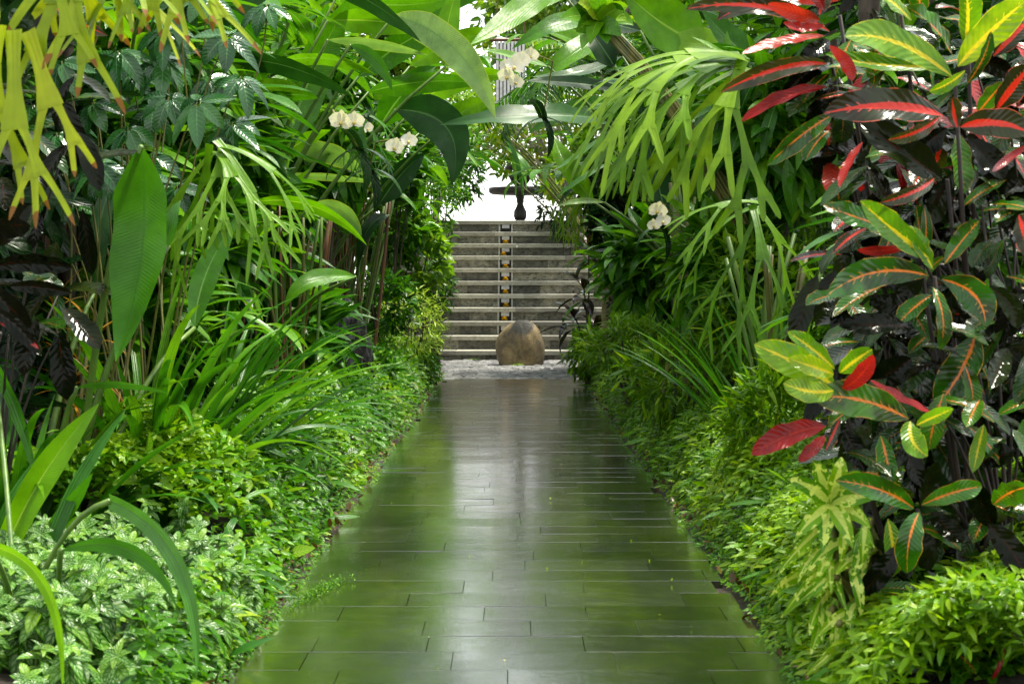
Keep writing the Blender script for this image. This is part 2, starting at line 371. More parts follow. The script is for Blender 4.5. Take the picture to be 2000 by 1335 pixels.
def soil_mat():
    m, nt, P, out = newmat('soil'); oc = objco(nt)
    n1 = noise(nt, 7, 6, oc); n2 = noise(nt, 60, 5, oc)
    c = mix(nt, .6, ramp(nt, n1, [(.35, (.018, .013, .008)), (.6, (.035, .022, .012)), (.75, (.03, .045, .01))]), ramp(nt, n2, [(.3, (.01, .008, .006)), (.7, (.06, .035, .018))]))
    nt.links.new(c, P.inputs['Base Color']); P.inputs['Roughness'].default_value = .75
    nt.links.new(bump(nt, n2, .8, .02), P.inputs['Normal']); return m
def paver_mat():
    m, nt, P, out = newmat('wet_slate'); L = nt.links.new; oc = objco(nt)
    a = nt.nodes.new('ShaderNodeAttribute'); a.attribute_name = 'var'
    tile = ramp(nt, a.outputs['Fac'], [(0, (.009, .010, .008)), (.5, (.018, .020, .016)), (1, (.030, .033, .028))])
    n1 = noise(nt, 1.1, 5, mapped(nt, oc, (1.5, .5, 1)), .6)
    n2 = noise(nt, 55, 4, oc, .7)
    sp = nt.nodes.new('ShaderNodeSeparateXYZ'); L(oc, sp.inputs[0])
    # algae where few feet tread plus painted foliage reflection, beside the middle, patchy
    ax = math_(nt, 'ABSOLUTE', sp.outputs[0])
    band = math_(nt, 'MULTIPLY', math_(nt, 'SMOOTH_MIN', math_(nt, 'MULTIPLY', math_(nt, 'SUBTRACT', ax, .12), 6.), 1., .3), math_(nt, 'SUBTRACT', 1.25, math_(nt, 'MULTIPLY', ax, 1.2)), clamp=True)
    alg_refl = math_(nt, 'MULTIPLY', math_(nt, 'MULTIPLY', band, ramp(nt, n1, [(.36, (0, 0, 0)), (.60, (1, 1, 1))]), clamp=True), ramp(nt, noise(nt, 14, 5, oc, .7), [(.3, (.35, .35, .35)), (.6, (1, 1, 1))]))
    c = mix(nt, math_(nt, 'MULTIPLY', alg_refl, .85), tile, (.085, .135, .001))
    c = mix(nt, .5, c, mix(nt, 1., c, ramp(nt, n2, [(.25, (.4, .4, .4)), (.75, (1.5, 1.5, 1.5))]), 'MULTIPLY'))
    L(c, P.inputs['Base Color'])
    n3 = noise(nt, 4, 9, mapped(nt, oc, (1, 2.6, 1)), .75, .6)
    r = math_(nt, 'ADD', math_(nt, 'MULTIPLY', ramp(nt, n3, [(.46, (0, 0, 0)), (.54, (1, 1, 1))]), .09), .075)
    r = math_(nt, 'ADD', r, math_(nt, 'MULTIPLY', a.outputs['Fac'], .02))
    L(r, P.inputs['Roughness']); P.inputs['Specular IOR Level'].default_value = 1.0; P.inputs['Coat Weight'].default_value = 1.; L(math_(nt, 'ADD', math_(nt, 'MULTIPLY', ramp(nt, n3, [(.44, (0, 0, 0)), (.56, (1, 1, 1))]), .08), .05), P.inputs['Coat Roughness']); P.inputs['Coat IOR'].default_value = 1.5
    b1 = bump(nt, n2, .30, .003, bump(nt, noise(nt, 7, 8, mapped(nt, oc, (1, 2.5, 1)), .72), .16, .006))
    L(b1, P.inputs['Normal']); L(bump(nt, n2, .07, .003, bump(nt, noise(nt, 7, 8, mapped(nt, oc, (1, 2.2, 1)), .7), .08, .005)), P.inputs['Coat Normal']); return m
def stone_mat(name, c1, c2, sc=6, rough=.6, b=.5, vc=True, dark=(.02, .02, .018), darkamt=.5):
    m, nt, P, out = newmat(name); L = nt.links.new; oc = objco(nt)
    n1 = noise(nt, sc, 6, oc, .65); n2 = noise(nt, sc * 9, 5, oc, .7)
    c = ramp(nt, n1, [(.3, c1), (.7, c2)])
    if vc:
        a = nt.nodes.new('ShaderNodeAttribute'); a.attribute_name = 'var'
        c = mix(nt, 1., c, ramp(nt, a.outputs['Fac'], [(0, (.45, .45, .45)), (1, (1.3, 1.3, 1.25))]), 'MULTIPLY')
    n3 = noise(nt, sc * 2.2, 5, mapped(nt, oc, (1, 1, 2)), .75)
    c = mix(nt, math_(nt, 'MULTIPLY', ramp(nt, n3, [(.5, (0, 0, 0)), (.62, (1, 1, 1))]), darkamt), c, dark)
    c = mix(nt, .4, c, mix(nt, 1., c, ramp(nt, n2, [(.25, (.4, .4, .4)), (.75, (1.5, 1.5, 1.5))]), 'MULTIPLY'))
    L(c, P.inputs['Base Color']); P.inputs['Roughness'].default_value = rough
    L(bump(nt, n2, b, .006, bump(nt, n1, b, .02)), P.inputs['Normal']); return m
def plain(name, c, rough=.5, metal=0., c2=None, sc=20):
    m, nt, P, out = newmat(name)
    nz = noise(nt, sc, 4, objco(nt)); c2 = c2 or tuple(x * .7 for x in c)
    nt.links.new(ramp(nt, nz, [(.3, c2), (.7, c)]), P.inputs['Base Color']); P.inputs['Roughness'].default_value = rough
    P.inputs['Metallic'].default_value = metal
    nt.links.new(bump(nt, nz, .15, .005), P.inputs['Normal']); return m
M_SOIL = soil_mat(); M_PAVE = paver_mat()
M_COB = stone_mat('cobble', (.11, .11, .12), (.24, .235, .235), 5, .42, .4, True, (.05, .05, .05), .25)
M_TREAD = stone_mat('pale_tread_stone', (.28, .265, .22), (.42, .40, .34), 4, .55, .3, True, (.12, .10, .07), .35)
M_RISER = stone_mat('weathered_riser_stone', (.10, .10, .08), (.32, .30, .24), 9, .7, .9, True, (.02, .02, .018), .85)
M_BRONZE = plain('dark_fountain_stone', (.028, .02, .016), .55, 0, (.012, .010, .009))
M_WHITE = plain('channel_stone', (.5, .5, .48), .5, 0, (.3, .3, .28), 14)
M_SLOT = plain('spout_plate', (.50, .52, .56), .4, 0, (.38, .38, .42))
M_HOLE = plain('spout_mouth', (.05, .05, .045), .8)
M_MARI = plain('marigold_petal', (.85, .60, .01), .6, 0, (.80, .48, .01), 60)
M_ROCKD = stone_mat('black_wet_stone', (.003, .003, .003), (.012, .011, .010), 4, .22, .6, False, (.003, .003, .003), .5)
M_SLAT = plain('pale_painted_wood', (.8, .78, .74), .6)
M_GAP = plain('dark_slot', (.02, .02, .02), .8)
M_LIP = plain('orchid_lip', (.75, .6, .15), .5)

# ------------------------------------------------------------------ ground, path, cobbles
EDGE = .685
PATH_END = 16.1
m = MB()
xs = [-900, -60, -12, -4, -2, -1.2, -EDGE - .02, EDGE + .02, 1.2, 2, 4, 12, 60, 900]; ys = [-300, -20, 0] + list(np.linspace(1, 20, 39)) + [26, 40, 90, 900]
Vg = []; 
for y in ys:
    for x in xs:
        z = -.025
        if 1 <= y <= 20 and abs(x) > EDGE + .1: z = .01 + .03 * math.sin(x * 3 + y * 1.7) + min(.12, (abs(x) - EDGE) * .08)
        Vg.append((x, y, z))
nx = len(xs)
m.add(Vg, [(j * nx + i, j * nx + i + 1, (j + 1) * nx + i + 1, (j + 1) * nx + i) for j in range(len(ys) - 1) for i in range(nx - 1)])
tag(m.build('ground', M_SOIL), kind='structure')

m = MB(); y = .6; r = random.Random(3)
while y < PATH_END - .02:
    rd = r.choice([.19, .2, .2, .205]); x = -EDGE - r.uniform(0, .3)
    g = r.choice([.0004, .0006, .0008, .001, .0015, .002, .008])
    while x < EDGE:
        L = r.choice([.3, .38, .4, .42, .5]); x1 = min(x + L, EDGE + r.uniform(-.006, .01)); x0 = max(x, -EDGE + r.uniform(-.01, .006))
        if x1 - x0 > .05:
            m.box(x0 + .0007, x1 - .0007, y + g * .5, min(y + rd, PATH_END) - g * .5, -.04, r.uniform(-.0006, .0006), r.random(), .0008,
                  (r.gauss(0, .0025), r.gauss(0, .0045)))
        x += L
    y += rd
tag(m.build('path', M_PAVE, smooth=False), kind='structure')

m = MB(); y = PATH_END + .01
while y < 20.05:
    rd = r.uniform(.11, .15); x = -2.6 + r.uniform(0, .1)
    while x < 2.6:
        L = r.uniform(.10, .17)
        m.box(x + .009, x + L - .009, y + .010, y + rd - .010, -.03, .004 + r.uniform(-.008, .008), r.random(), .02, (r.gauss(0, .04), r.gauss(0, .05)))
        x += L
    y += rd
tag(m.build('cobbled_paving', M_COB, smooth=False), kind='structure')

# ------------------------------------------------------------------ stairs
SX0, SX1, SY, RISE, TREAD = -1.75, 1.75, 20.0, .172, .30
CH = at(986, 500, 20).x
st = thing('stone_staircase', 'wide stone staircase with pale treads rising at the far end of the path', 'staircase', (0, SY, 0))
r = random.Random(8)
zt = []
z = 0
NS = 11
for i in range(NS):
    h = .118 if i == 0 else RISE
    y0 = SY + i * TREAD
    # riser course of separate blocks
    m = MB(); x = SX0
    while x < SX1 - .02:
        L = r.uniform(.14, .5)
        x1 = min(x + L, SX1)
        if x < CH + .1 and x1 > CH - .1:
            if x < CH - .13:
                m.box(x + .003, CH - .1, y0 + r.uniform(-.004, .004), y0 + TREAD, z, z + h - .055, r.random())
            x = CH + .1; continue
        m.box(x + .003, x1, y0 + r.uniform(-.006, .006), y0 + TREAD, z, z + h - .055, r.random()); x = x1
    m.box(SX0 + .01, SX1 - .01, y0 + .06, y0 + TREAD - .01, z + .002, z + h - .058, .2)
    m.build('riser', M_RISER, st, smooth=False)
    m = MB(); x = SX0 - .03
    dep = TREAD + .03 if i < NS - 1 else 3.2
    while x < SX1:
        L = r.uniform(.75, 1.1); x1 = min(x + L, SX1 + .03)
        m.box(x + .0015, x1 - .0015, y0 - .03, y0 - .03 + dep - .002, z + h - .055, z + h, r.random(), .006); x = x1
    m.build('tread', M_TREAD, st, smooth=False)
    # little water slot in the middle of each riser
    m = MB()
    m.box(CH - .1, CH - .078, y0 - .012, y0 + .2, z, z + h - .056, .6); m.box(CH + .078, CH + .1, y0 - .012, y0 + .2, z, z + h - .056, .6)
    sp = m.build('spout', M_WHITE, st, smooth=False)
    m = MB(); m.box(CH - .077, CH + .077, y0 + .04, y0 + .2, z, z + h - .056); m.build('mouth', M_HOLE, sp, smooth=False)
    m = MB(); m.box(CH - .052, CH + .052, y0 - .018, y0 + .035, z + .062 if i else z + .03, z + h - .058); m.build('plate', M_SLOT, sp, smooth=False)
    z += h; zt.append(z)
TOP = z
# marigolds laid on the treads
def marigold_mesh(n=34, s=.05):
    m = MB(); q = random.Random(4)
    for ring, (k, el) in enumerate([(12, .15), (11, .55), (8, .95), (4, 1.3)]):
        for j in range(k):
            a = 2 * PI * (j + .4 * ring) / k + q.uniform(-.1, .1)
            d = Vector((math.cos(a) * math.cos(el), math.sin(a) * math.cos(el), math.sin(el)))
            leaf(m, (0, 0, .022), d, (0, 0, 1), s * .62, s * .42, 'ovate', droop=.5, n=4, nw=2, fold=.3)
    return m
mg = None
FLD = ['topmost', 'second from top', 'third from top', 'fourth from top', 'fifth from top', 'fifth from bottom', 'fourth from bottom', 'third from bottom', 'second from bottom', 'lowest']
for i in range(NS - 2, 0, -1):
    k = NS - 2 - i
    x = CH + [0, -.03, 0, 0, 0, .01, -.01, 0, -.02][k % 9]
    loc = Vector((x, SY + i * TREAD - .03 + .045, zt[i - 1] + .002))
    loc.y = SY + i * TREAD - .05
    if mg is None:
        mg = marigold_mesh(s=.075).build('marigold', M_MARI); o = mg
    else:
        o = mg.copy(); COL.objects.link(o)
    o.location = loc; o.rotation_euler = (0, 0, k)
    lab = FLD[k] if k < 8 else 'lowest visible'
    tag(o, 'orange marigold on the stair tread, %s in the column of flowers' % lab, 'flower', 'marigolds laid down the middle of the stairs')

# ------------------------------------------------------------------ boulder and fallen blossom
bc = at(1016, 712, 18.9); bc.z = 0
m = MB(); NU, NV = 40, 26; V = []
for i in range(NV + 1):
    t = i / NV; zz = .53 * t
    prof = max(0., 1 - t ** 3.6) ** .5 * (.262 + .022 * math.sin(t * 3.6)) * (1 - .05 * (1 - t) ** 6)
    for j in range(NU):
        a = 2 * PI * j / NU
        n_ = 1 + .05 * math.sin(2 * a + t * 2) + .035 * math.sin(3 * a - 4 * t + 1) + .02 * math.sin(7 * a + 9 * t) + .012 * math.sin(11 * a - 13 * t)
        x = prof * math.cos(a) * n_; yv = prof * .72 * math.sin(a) * n_
        x += -.018 * t + (.02 * t if x > 0 else .028 * t * (1 if x < 0 else 0))
        V.append((bc.x + x, bc.y + yv, zz - .01 + .03 * math.sin(a + 2.6) * t * min(1, prof * 8)))
Q = [(i * NU + j, i * NU + (j + 1) % NU, (i + 1) * NU + (j + 1) % NU, (i + 1) * NU + j) for i in range(NV) for j in range(NU)]
m.add(V, Q)
mb_, nt, P, out = newmat('river_boulder'); oc = objco(nt); L = nt.links.new
n1 = noise(nt, 3.1, 5, oc, .6, .6); n2 = noise(nt, 34, 5, oc, .7)
c = ramp(nt, n1, [(.30, (.05, .036, .022)), (.42, (.20, .145, .075)), (.56, (.40, .29, .14)), (.7, (.36, .31, .22))])
c = mix(nt, .45, c, mix(nt, 1., c, ramp(nt, n2, [(.3, (.45, .45, .45)), (.7, (1.4, 1.4, 1.35))]), 'MULTIPLY'))
spz = nt.nodes.new('ShaderNodeVectorMath'); spz.operation = 'DISTANCE'; L(oc, spz.inputs[0]); spz.inputs[1].default_value = (.04, -.12, .47)
pm = math_(nt, 'ADD', spz.outputs['Value'], math_(nt, 'MULTIPLY', math_(nt, 'SUBTRACT', n1, .5), .25))
c = mix(nt, ramp(nt, pm, [(.09, (1, 1, 1)), (.15, (0, 0, 0))]), c, (.05, .045, .035))
sx = nt.nodes.new('ShaderNodeSeparateXYZ'); L(oc, sx.inputs[0])
c = mix(nt, math_(nt, 'MULTIPLY', math_(nt, 'MULTIPLY', math_(nt, 'ADD', sx.outputs[0], math_(nt, 'MULTIPLY', math_(nt, 'SUBTRACT', n1, .76), .5)), 5., clamp=True), .6), c, (.07, .065, .055))
L(c, P.inputs['Base Color']); P.inputs['Roughness'].default_value = .6
L(bump(nt, n2, .7, .008, bump(nt, n1, .7, .03)), P.inputs['Normal'])
ob = m.build('boulder', mb_, loc=bc)
tag(ob, 'smooth rounded brown boulder standing on the cobbles before the stairs', 'boulder')
m = MB(); q = random.Random(2)
for j in range(9):
    a = 2 * PI * j / 9 + q.uniform(-.2, .2)
    leaf(m, (0, 0, .006), (math.cos(a), math.sin(a), q.uniform(.25, .7)), (0, 0, 1), .085, .026, 'lance', droop=.6, n=5, nw=2)
p = at(1012, 717, 18.4)
o = m.build('fallen_blossom', G['yellow']); o.location = (p.x, 18.45, .01)
tag(o, 'yellow starry blossom lying on the cobbles in front of the boulder', 'flower')
m = MB()
for j in range(5):
    a = j * 1.3; leaf(m, (0, 0, .006), (math.cos(a), math.sin(a), .3), (0, 0, 1), .07, .025, 'ovate', droop=.6, n=5, nw=2)
o = m.build('fallen_leaf', G['yellow']); o.location = (at(926, 697, 19.8).x, 19.8, .012)
tag(o, 'small yellow green leaf fallen on the cobbles left of the boulder', 'leaf')

# ------------------------------------------------------------------ fountain on the landing
fy = 24.6
fx = at(1016, 430, fy).x
def hz(py): return at(1016, py, fy).z
ft = thing('tiered_fountain', 'dark stone tiered fountain standing on the landing above the stairs', 'fountain', (fx, fy, TOP))
B = hz(437)
m = MB(); k = 1 / (FPX / fy)
m.lathe(fx, fy, [(.0, TOP), (.15, TOP), (.15, TOP + .04), (.11, TOP + .06), (.075, B + .03), (.055, B + .045), (.085, B + .07), (.10, B + .12), (.095, B + .19), (.06, B + .26), (.045, B + .31), (.06, B + .34), (.055, B + .36), (.068, B + .42), (.075, B + .46), (.1, hz(380))])
m.build('pedestal', M_BRONZE, ft)
m = MB(); m.lathe(fx, fy, [(.1, hz(380)), (.44, hz(379)), (.475, hz(376)), (.48, hz(368)), (.475, hz(367)), (.44, hz(368.5)), (.2, hz(370)), (.0, hz(370))])
m.build('basin', M_BRONZE, ft)
m = MB(); m.lathe(fx, fy, [(.08, hz(369)), (.09, hz(362)), (.14, hz(354)), (.18, hz(344)), (.185, hz(341)), (.17, hz(341)), (.0, hz(343))]); m.build('bowl', M_BRONZE, ft)
m = MB(); m.lathe(fx, fy, [(.04, hz(343)), (.04, hz(334)), (.2, hz(331)), (.24, hz(326)), (.14, hz(322)), (.1, hz(316)), (.0, hz(312))]); m.build('finial', M_BRONZE, ft)

# pale slatted blind hung among the trees far behind
cy_ = 26.5
p0_, p1_ = at(968, 84, cy_), at(1026, 206, cy_)
cl = thing('slatted_blind', 'pale hanging blind with thin dark upright lines behind the white orchids', 'blind', (p0_.x * .5 + p1_.x * .5, cy_, p1_.z))
nsl = 8; wd = (p1_.x - p0_.x) / nsl
m = MB(); m.box(p0_.x, p1_.x, cy_ + .005, cy_ + .03, p1_.z, p0_.z); m.build('backing', M_GAP, cl, smooth=False)
m = MB()
for i in range(nsl): m.box(p0_.x + i * wd + .008, p0_.x + (i + 1) * wd - .010, cy_ - .03, cy_ + .002, p1_.z - .02, p0_.z + .02, r.random())
m.build('slats', M_SLAT, cl, smooth=False)
m = MB(); m.tube([(p0_.x - .1, cy_, p0_.z + .05), (p1_.x + .1, cy_, p0_.z + .05)], .03, 8); m.tube([(p0_.x, cy_, p0_.z + .05), (p0_.x + .1, cy_, p0_.z + 2)], .01, 5); m.tube([(p1_.x, cy_, p0_.z + .05), (p1_.x - .1, cy_, p0_.z + 2)], .01, 5); m.build('rail', S_BROWN, cl)

# ------------------------------------------------------------------ plant builders
def root_stems(m, root, targets, r0=.012, r1=.006, sag=.0, var=None):
    for p in targets:
        b = Vector(root) + Vector((U(-.08, .08), U(-.08, .08), 0)); p = Vector(p)
        mid = Vector((b.x * .6 + p.x * .4, b.y * .6 + p.y * .4, b.z * .35 + p.z * .65 + .1))
        m.tube(bez(b, mid, p, 9), list(np.linspace(r0, r1, 9)), 6, U(0, 1) if var is None else var)

def hero_leaf(spec):
    """(px,py,D) base, (px,py,D) tip, width px, sideways bow px, up bow px, face tilt, shape, material"""
    b, t, wpx, bow, tilt, shape, mat = spec[:7]
    opt = spec[7] if len(spec) > 7 else {}
    p0, p2 = at(*b), at(*t); Dm = (b[2] + t[2]) / 2
    k = Dm / FPX
    ln = (p2 - p0).length
    p1 = (p0 + p2) / 2 + Vector((bow[0] * k, bow[2] if len(bow) > 2 else U(-.24, .14) * ln, -bow[1] * k)) * 2
    n = opt.get('n', 18)
    pts = bez(p0, p1, p2, n)
    view = Vector((0, -1, 0.05)).normalized()
    nor = []
    for i in range(n):
        tg = (pts[min(i + 1, n - 1)] - pts[max(i - 1, 0)]).normalized()
        s_ = tg.cross(view).normalized(); nn = s_.cross(tg).normalized()
        a = tilt + opt.get('twist', 0) * i / (n - 1)
        nor.append(Matrix.Rotation(a, 3, tg) @ nn)
    m = MB(); tt = np.linspace(0, 1, n)
    m.ribbon(pts, SH[shape](tt) * wpx * k + .002, nor, opt.get('nw', 8), opt.get('fold', .22), opt.get('ripple', .03), opt.get('rf', 6), opt.get('var', U(0, 1)))
    return m, p0, mat

def big_leaf_plant(name, label, cat, root, specs, stem_mat=None, group=None, part='leaf', r0=.018, extra=None):
    t = thing(name, label, cat, root, group)
    sm = MB(); ends = []
    for sp_ in specs:
        m, p0, mat = hero_leaf(sp_); m.build(part, G[mat], t); ends.append(p0)
    root_stems(sm, root, ends, r0, .008)
    sm.build('stem', stem_mat or S_GREEN, t)
    return t

def cane_plant(name, label, cat, root, canes, mat='ginger', group=None, L=(.35, .5), W=(.07, .1), nleaf=11, stem=None, start=.35, shape='lance', part='foliage', droop=(.5, 1.1)):
    """clump of leafy canes: every cane is (dx, dy, height, arch)"""
    t = thing(name, label, cat, root, group); fm = MB()
    for (dx, dy, H, arch) in canes:
        b = Vector(root) + Vector((U(-.12, .12), U(-.12, .12), 0)); tipp = b + Vector((dx, dy, H)); ctl = b + Vector((dx * .12, dy * .12, H * (1 + arch * .25)))
        pts = bez(b, ctl, tipp, 16); cm = MB(); cm.tube(pts, list(np.linspace(.014, .005, 16)), 6, U(0, 1)); cm.build('stem', stem or S_GREEN, t)
        sgn = 1
        lat = Vector((dx, dy, 0)); lat = lat.normalized() if lat.length > .05 else Vector((U(-1, 1), U(-1, 1), 0)).normalized()
        across = Vector((-lat.y, lat.x, 0))
        for j in range(nleaf):
            f = start + (1 - start) * (j + .5) / nleaf; i = min(14, int(f * 15)); p = pts[i].lerp(pts[i + 1], f * 15 - i)
            tg = (pts[i + 1] - pts[i]).normalized()
            side = (across * sgn * .9 + lat * U(-.3, .35)).normalized(); sgn = -sgn
            d = (tg * U(.45, .8) + side * U(.6, .95) + Vector((0, 0, .12))).normalized()
            l = U(*L) * (1 - .25 * abs(f - .65)); wd = U(*W)
            leaf(fm, p, d, (0, 0, 1), l, wd, shape, droop=U(*droop), fold=U(.1, .4), ripple=.03, rf=5, n=11, nw=4, twist=U(-.5, .5))
        leaf(fm, pts[-1], (pts[-1] - pts[-3]).normalized(), (0, 0, 1), U(*L) * .9, U(*W) * .8, shape, droop=.5, n=11)
    fm.build(part, G[mat] if isinstance(mat, str) else mat, t)
    return t

T_OV = [template('ovate', .55, d, f) for d, f in ((.4, .3), (.9, .35), (.1, .2))]
T_LA = [template('lance', .3, d, f) for d, f in ((.5, .3), (1.0, .35), (.2, .2))]
T_NA = [template('lance', .17, d, f) for d, f in ((.5, .3), (1.1, .35), (.2, .2))]
T_RO = [template('ovate', .85, d, f) for d, f in ((.4, .2), (.8, .25))]
T_SM = [template('ovate', .5, d, .3, n=4) for d in (.3, .8)]
T_PA = [template('palmlet', .09, d, .4, n=6) for d in (.5, 1.0)]
T_BIG = [template('paddle', .3, d, .2, n=9, nw=4, ripple=.03) for d in (.4, .9, 1.3)]
T_LB = [template('lance', .22, d, .25, n=8, nw=2, ripple=.02) for d in (.4, .9, 1.3)]

def shrub(name, label, cat, c, rad, n, tm, size, mat, group=None, stem=None, out=.6, up=.25, shell=.55, nst=7, down=0., flat=0):
    """c = centre of crown, rad = radii; leaves crowd the outer shell in clumps"""
    c = np.array(c, float); rad = np.array(rad, float)
    t = thing(name, label, cat, (c[0], c[1], 0), group)
    v = rng.normal(size=(n * 3, 3)); v /= np.linalg.norm(v, axis=1)[:, None]
    rr = shell + (1 - shell) * rng.random(n * 3) ** .6
    lump = .78 + .42 * vnoise(v, 2.4, int(abs(c[0] * 100 + c[1] * 37)) + 1)
    P = c + v * rad * (rr * lump)[:, None]
    keep = (vnoise(P, 3.5 / max(.25, rad.max()), 3 + int(c[1] * 10)) > .30) & (P[:, 2] > .03)
    P = P[keep][:n]; v = v[keep][:n]
    D = v * out + rdir(len(P), up) * (1 - out + .25); D[:, 2] -= down
    N = rdir(len(P), 1.4, .55)
    S = size[0] + (size[1] - size[0]) * rng.random(len(P))
    va = np.clip(rng.normal(.45, .25, len(P)), 0, 1)
    if not len(P): bpy.data.objects.remove(t); return None
    m = MB(); w_ = rng.integers(0, len(tm), len(P))
    for k in range(len(tm)): s_ = w_ == k; bulk(m, tm[k], P[s_], D[s_], N[s_], S[s_], va[s_])
    m.build('foliage', G[mat], t)
    sm = MB()
    for _ in range(nst):
        e = P[rng.integers(0, len(P))]; b = Vector((c[0] + U(-.05, .05), c[1] + U(-.05, .05), 0))
        sm.tube(bez(b, Vector((c[0] * .7 + e[0] * .3, c[1] * .7 + e[1] * .3, e[2] * .6)), Vector(tuple(e)), 7), list(np.linspace(.012 + .01 * rad.max(), .003, 7)), 5)
    if sm.v: sm.build('stem', stem or S_BARK, t)
    return t

def strap_clump(name, label, cat, root, n, L, W, mat='strap', group=None, lean=(0, 0), spread=.9, droop=(.5, 1.6)):
    t = thing(name, label, cat, root, group)
    for j in range(n):
        a = U(0, 2 * PI); s_ = U(.08, spread)
        d = Vector((math.cos(a) * s_ + lean[0], math.sin(a) * s_ + lean[1], 1)).normalized()
        m = MB(); leaf(m, Vector(root) + Vector((math.cos(a) * .05, math.sin(a) * .05, 0)), d, (0, 0, 1), U(*L), U(*W), 'strap', droop=U(*droop), fold=.35, n=16, nw=2, power=1.9, twist=U(-.6, .6))
        m.build('leaf', G[mat], t)
    return t

def palm_frond(m, base, d, L, droop, nl, ll, wl, var=None):
    pts, nor = grow(base, d, (0, 0, 1), L, droop, 16)
    m.tube(pts, list(np.linspace(.018, .004, 16)), 5, .6)
    for j in range(nl):
        f = .12 + .86 * j / nl; i = min(14, int(f * 15)); p = pts[i].lerp(pts[i + 1], f * 15 - i); tg = (pts[i + 1] - pts[i]).normalized()
        sd_ = tg.cross(nor[i]).normalized()
        for s_ in (-1, 1):
            dd = (sd_ * s_ + tg * .55 + Vector((0, 0, U(-.25, .05)))).normalized()
            leaf(m, p, dd, nor[i], ll * (math.sin(PI * min(1, f * .9 + .1)) * .7 + .3), wl, 'palmlet', droop=U(.4, 1.), fold=.4, n=6, nw=2, var=var)

def stag_frond(m, base, d, n0, w0, L0, levels, grav, ang=.38, v=.0, totl=None, var=.5, wmin=.018):
    """forked antler frond: broad strap that splits again and again and hangs"""
    if totl is None: totl = sum(L0 * .78 ** i for i in range(levels + 1))
    p = Vector(base); d = Vector(d).normalized(); nn = Vector(n0); k = 8 if levels else 11
    L = L0 * U(.85, 1.15); pts = [p.copy()]; nor = []
    side = d.cross(nn).normalized()
    for i in range(k - 1):
        d = (d + Vector((0, 0, -1)) * grav * (L / (k - 1)) ).normalized(); p = p + d * (L / (k - 1)); pts.append(p.copy())
    for i in range(k):
        tg = (pts[min(i + 1, k - 1)] - pts[max(0, i - 1)]).normalized(); nor.append((side.cross(tg)).normalized())
    t = np.linspace(0, 1, k)
    if levels: W = w0 * (1 - .30 * np.sin(PI * np.clip(t * 1.15, 0, 1))) * (1 + .55 * t ** 3)
    else: W = w0 * (1 - .28 * np.sin(PI * t)) * np.clip(1 - t ** 7, .12, 1)
    v1 = v + (1 - v) * (L / max(L, totl))
    if not levels: v1 = 1
    m.ribbon(pts, W, nor, 2, .12, .02, 3, var, v, v1)
    if levels:
        tg = (pts[-1] - pts[-2]).normalized(); nn = nor[-1]; sd_ = tg.cross(nn).normalized()
        for s_ in (-1, 1):
            a = ang * U(.6, 1.3)
            dd = Matrix.Rotation(-s_ * a, 3, nn) @ tg
            dd = (dd + Vector((U(-.1, .1), U(-.15, .15), U(-.1, .1)))).normalized()
            lv = levels - 1 if U(0, 1) > .15 else max(0, levels - 2)
            stag_frond(m, pts[-1] + sd_ * s_ * w0 * .33 - tg * .01, dd, nn, max(wmin, w0 * .58), L0 * U(.62, .95), lv, grav, ang * .95, v1, totl * .75, var, wmin)

def staghorn(name, label, base, dirs, w0, L0, levels, grav, mat, trunk=None, wmin=.018, shield=.14):
    t = thing(name, label, 'fern', base)
    for (dx, dy, dz) in dirs:
        m = MB(); d = Vector((dx, dy, dz)).normalized(); nn = Vector((0, 0, 1)) if abs(d.z) < .8 else Vector((0, -1, 0))
        nn = (nn + Vector((0, -.6, 0))).normalized()
        stag_frond(m, Vector(base) + Vector((U(-.03, .03), U(-.03, .03), U(-.03, .03))), d, nn, w0 * U(.8, 1.2), L0 * U(.8, 1.15), levels, grav, var=U(0, 1), wmin=wmin)
        m.build('frond', G[mat], t)
    m = MB()
    for j in range(4):
        a = j * 1.6; leaf(m, Vector(base) + Vector((0, .05, 0)), (math.cos(a), .2, math.sin(a)), (0, -1, 0), shield * .4, shield * .35, 'ovate', droop=1.1, n=7, nw=4, ripple=.06)
    m.build('shield_frond', G['shrubdark'], t)
    return t

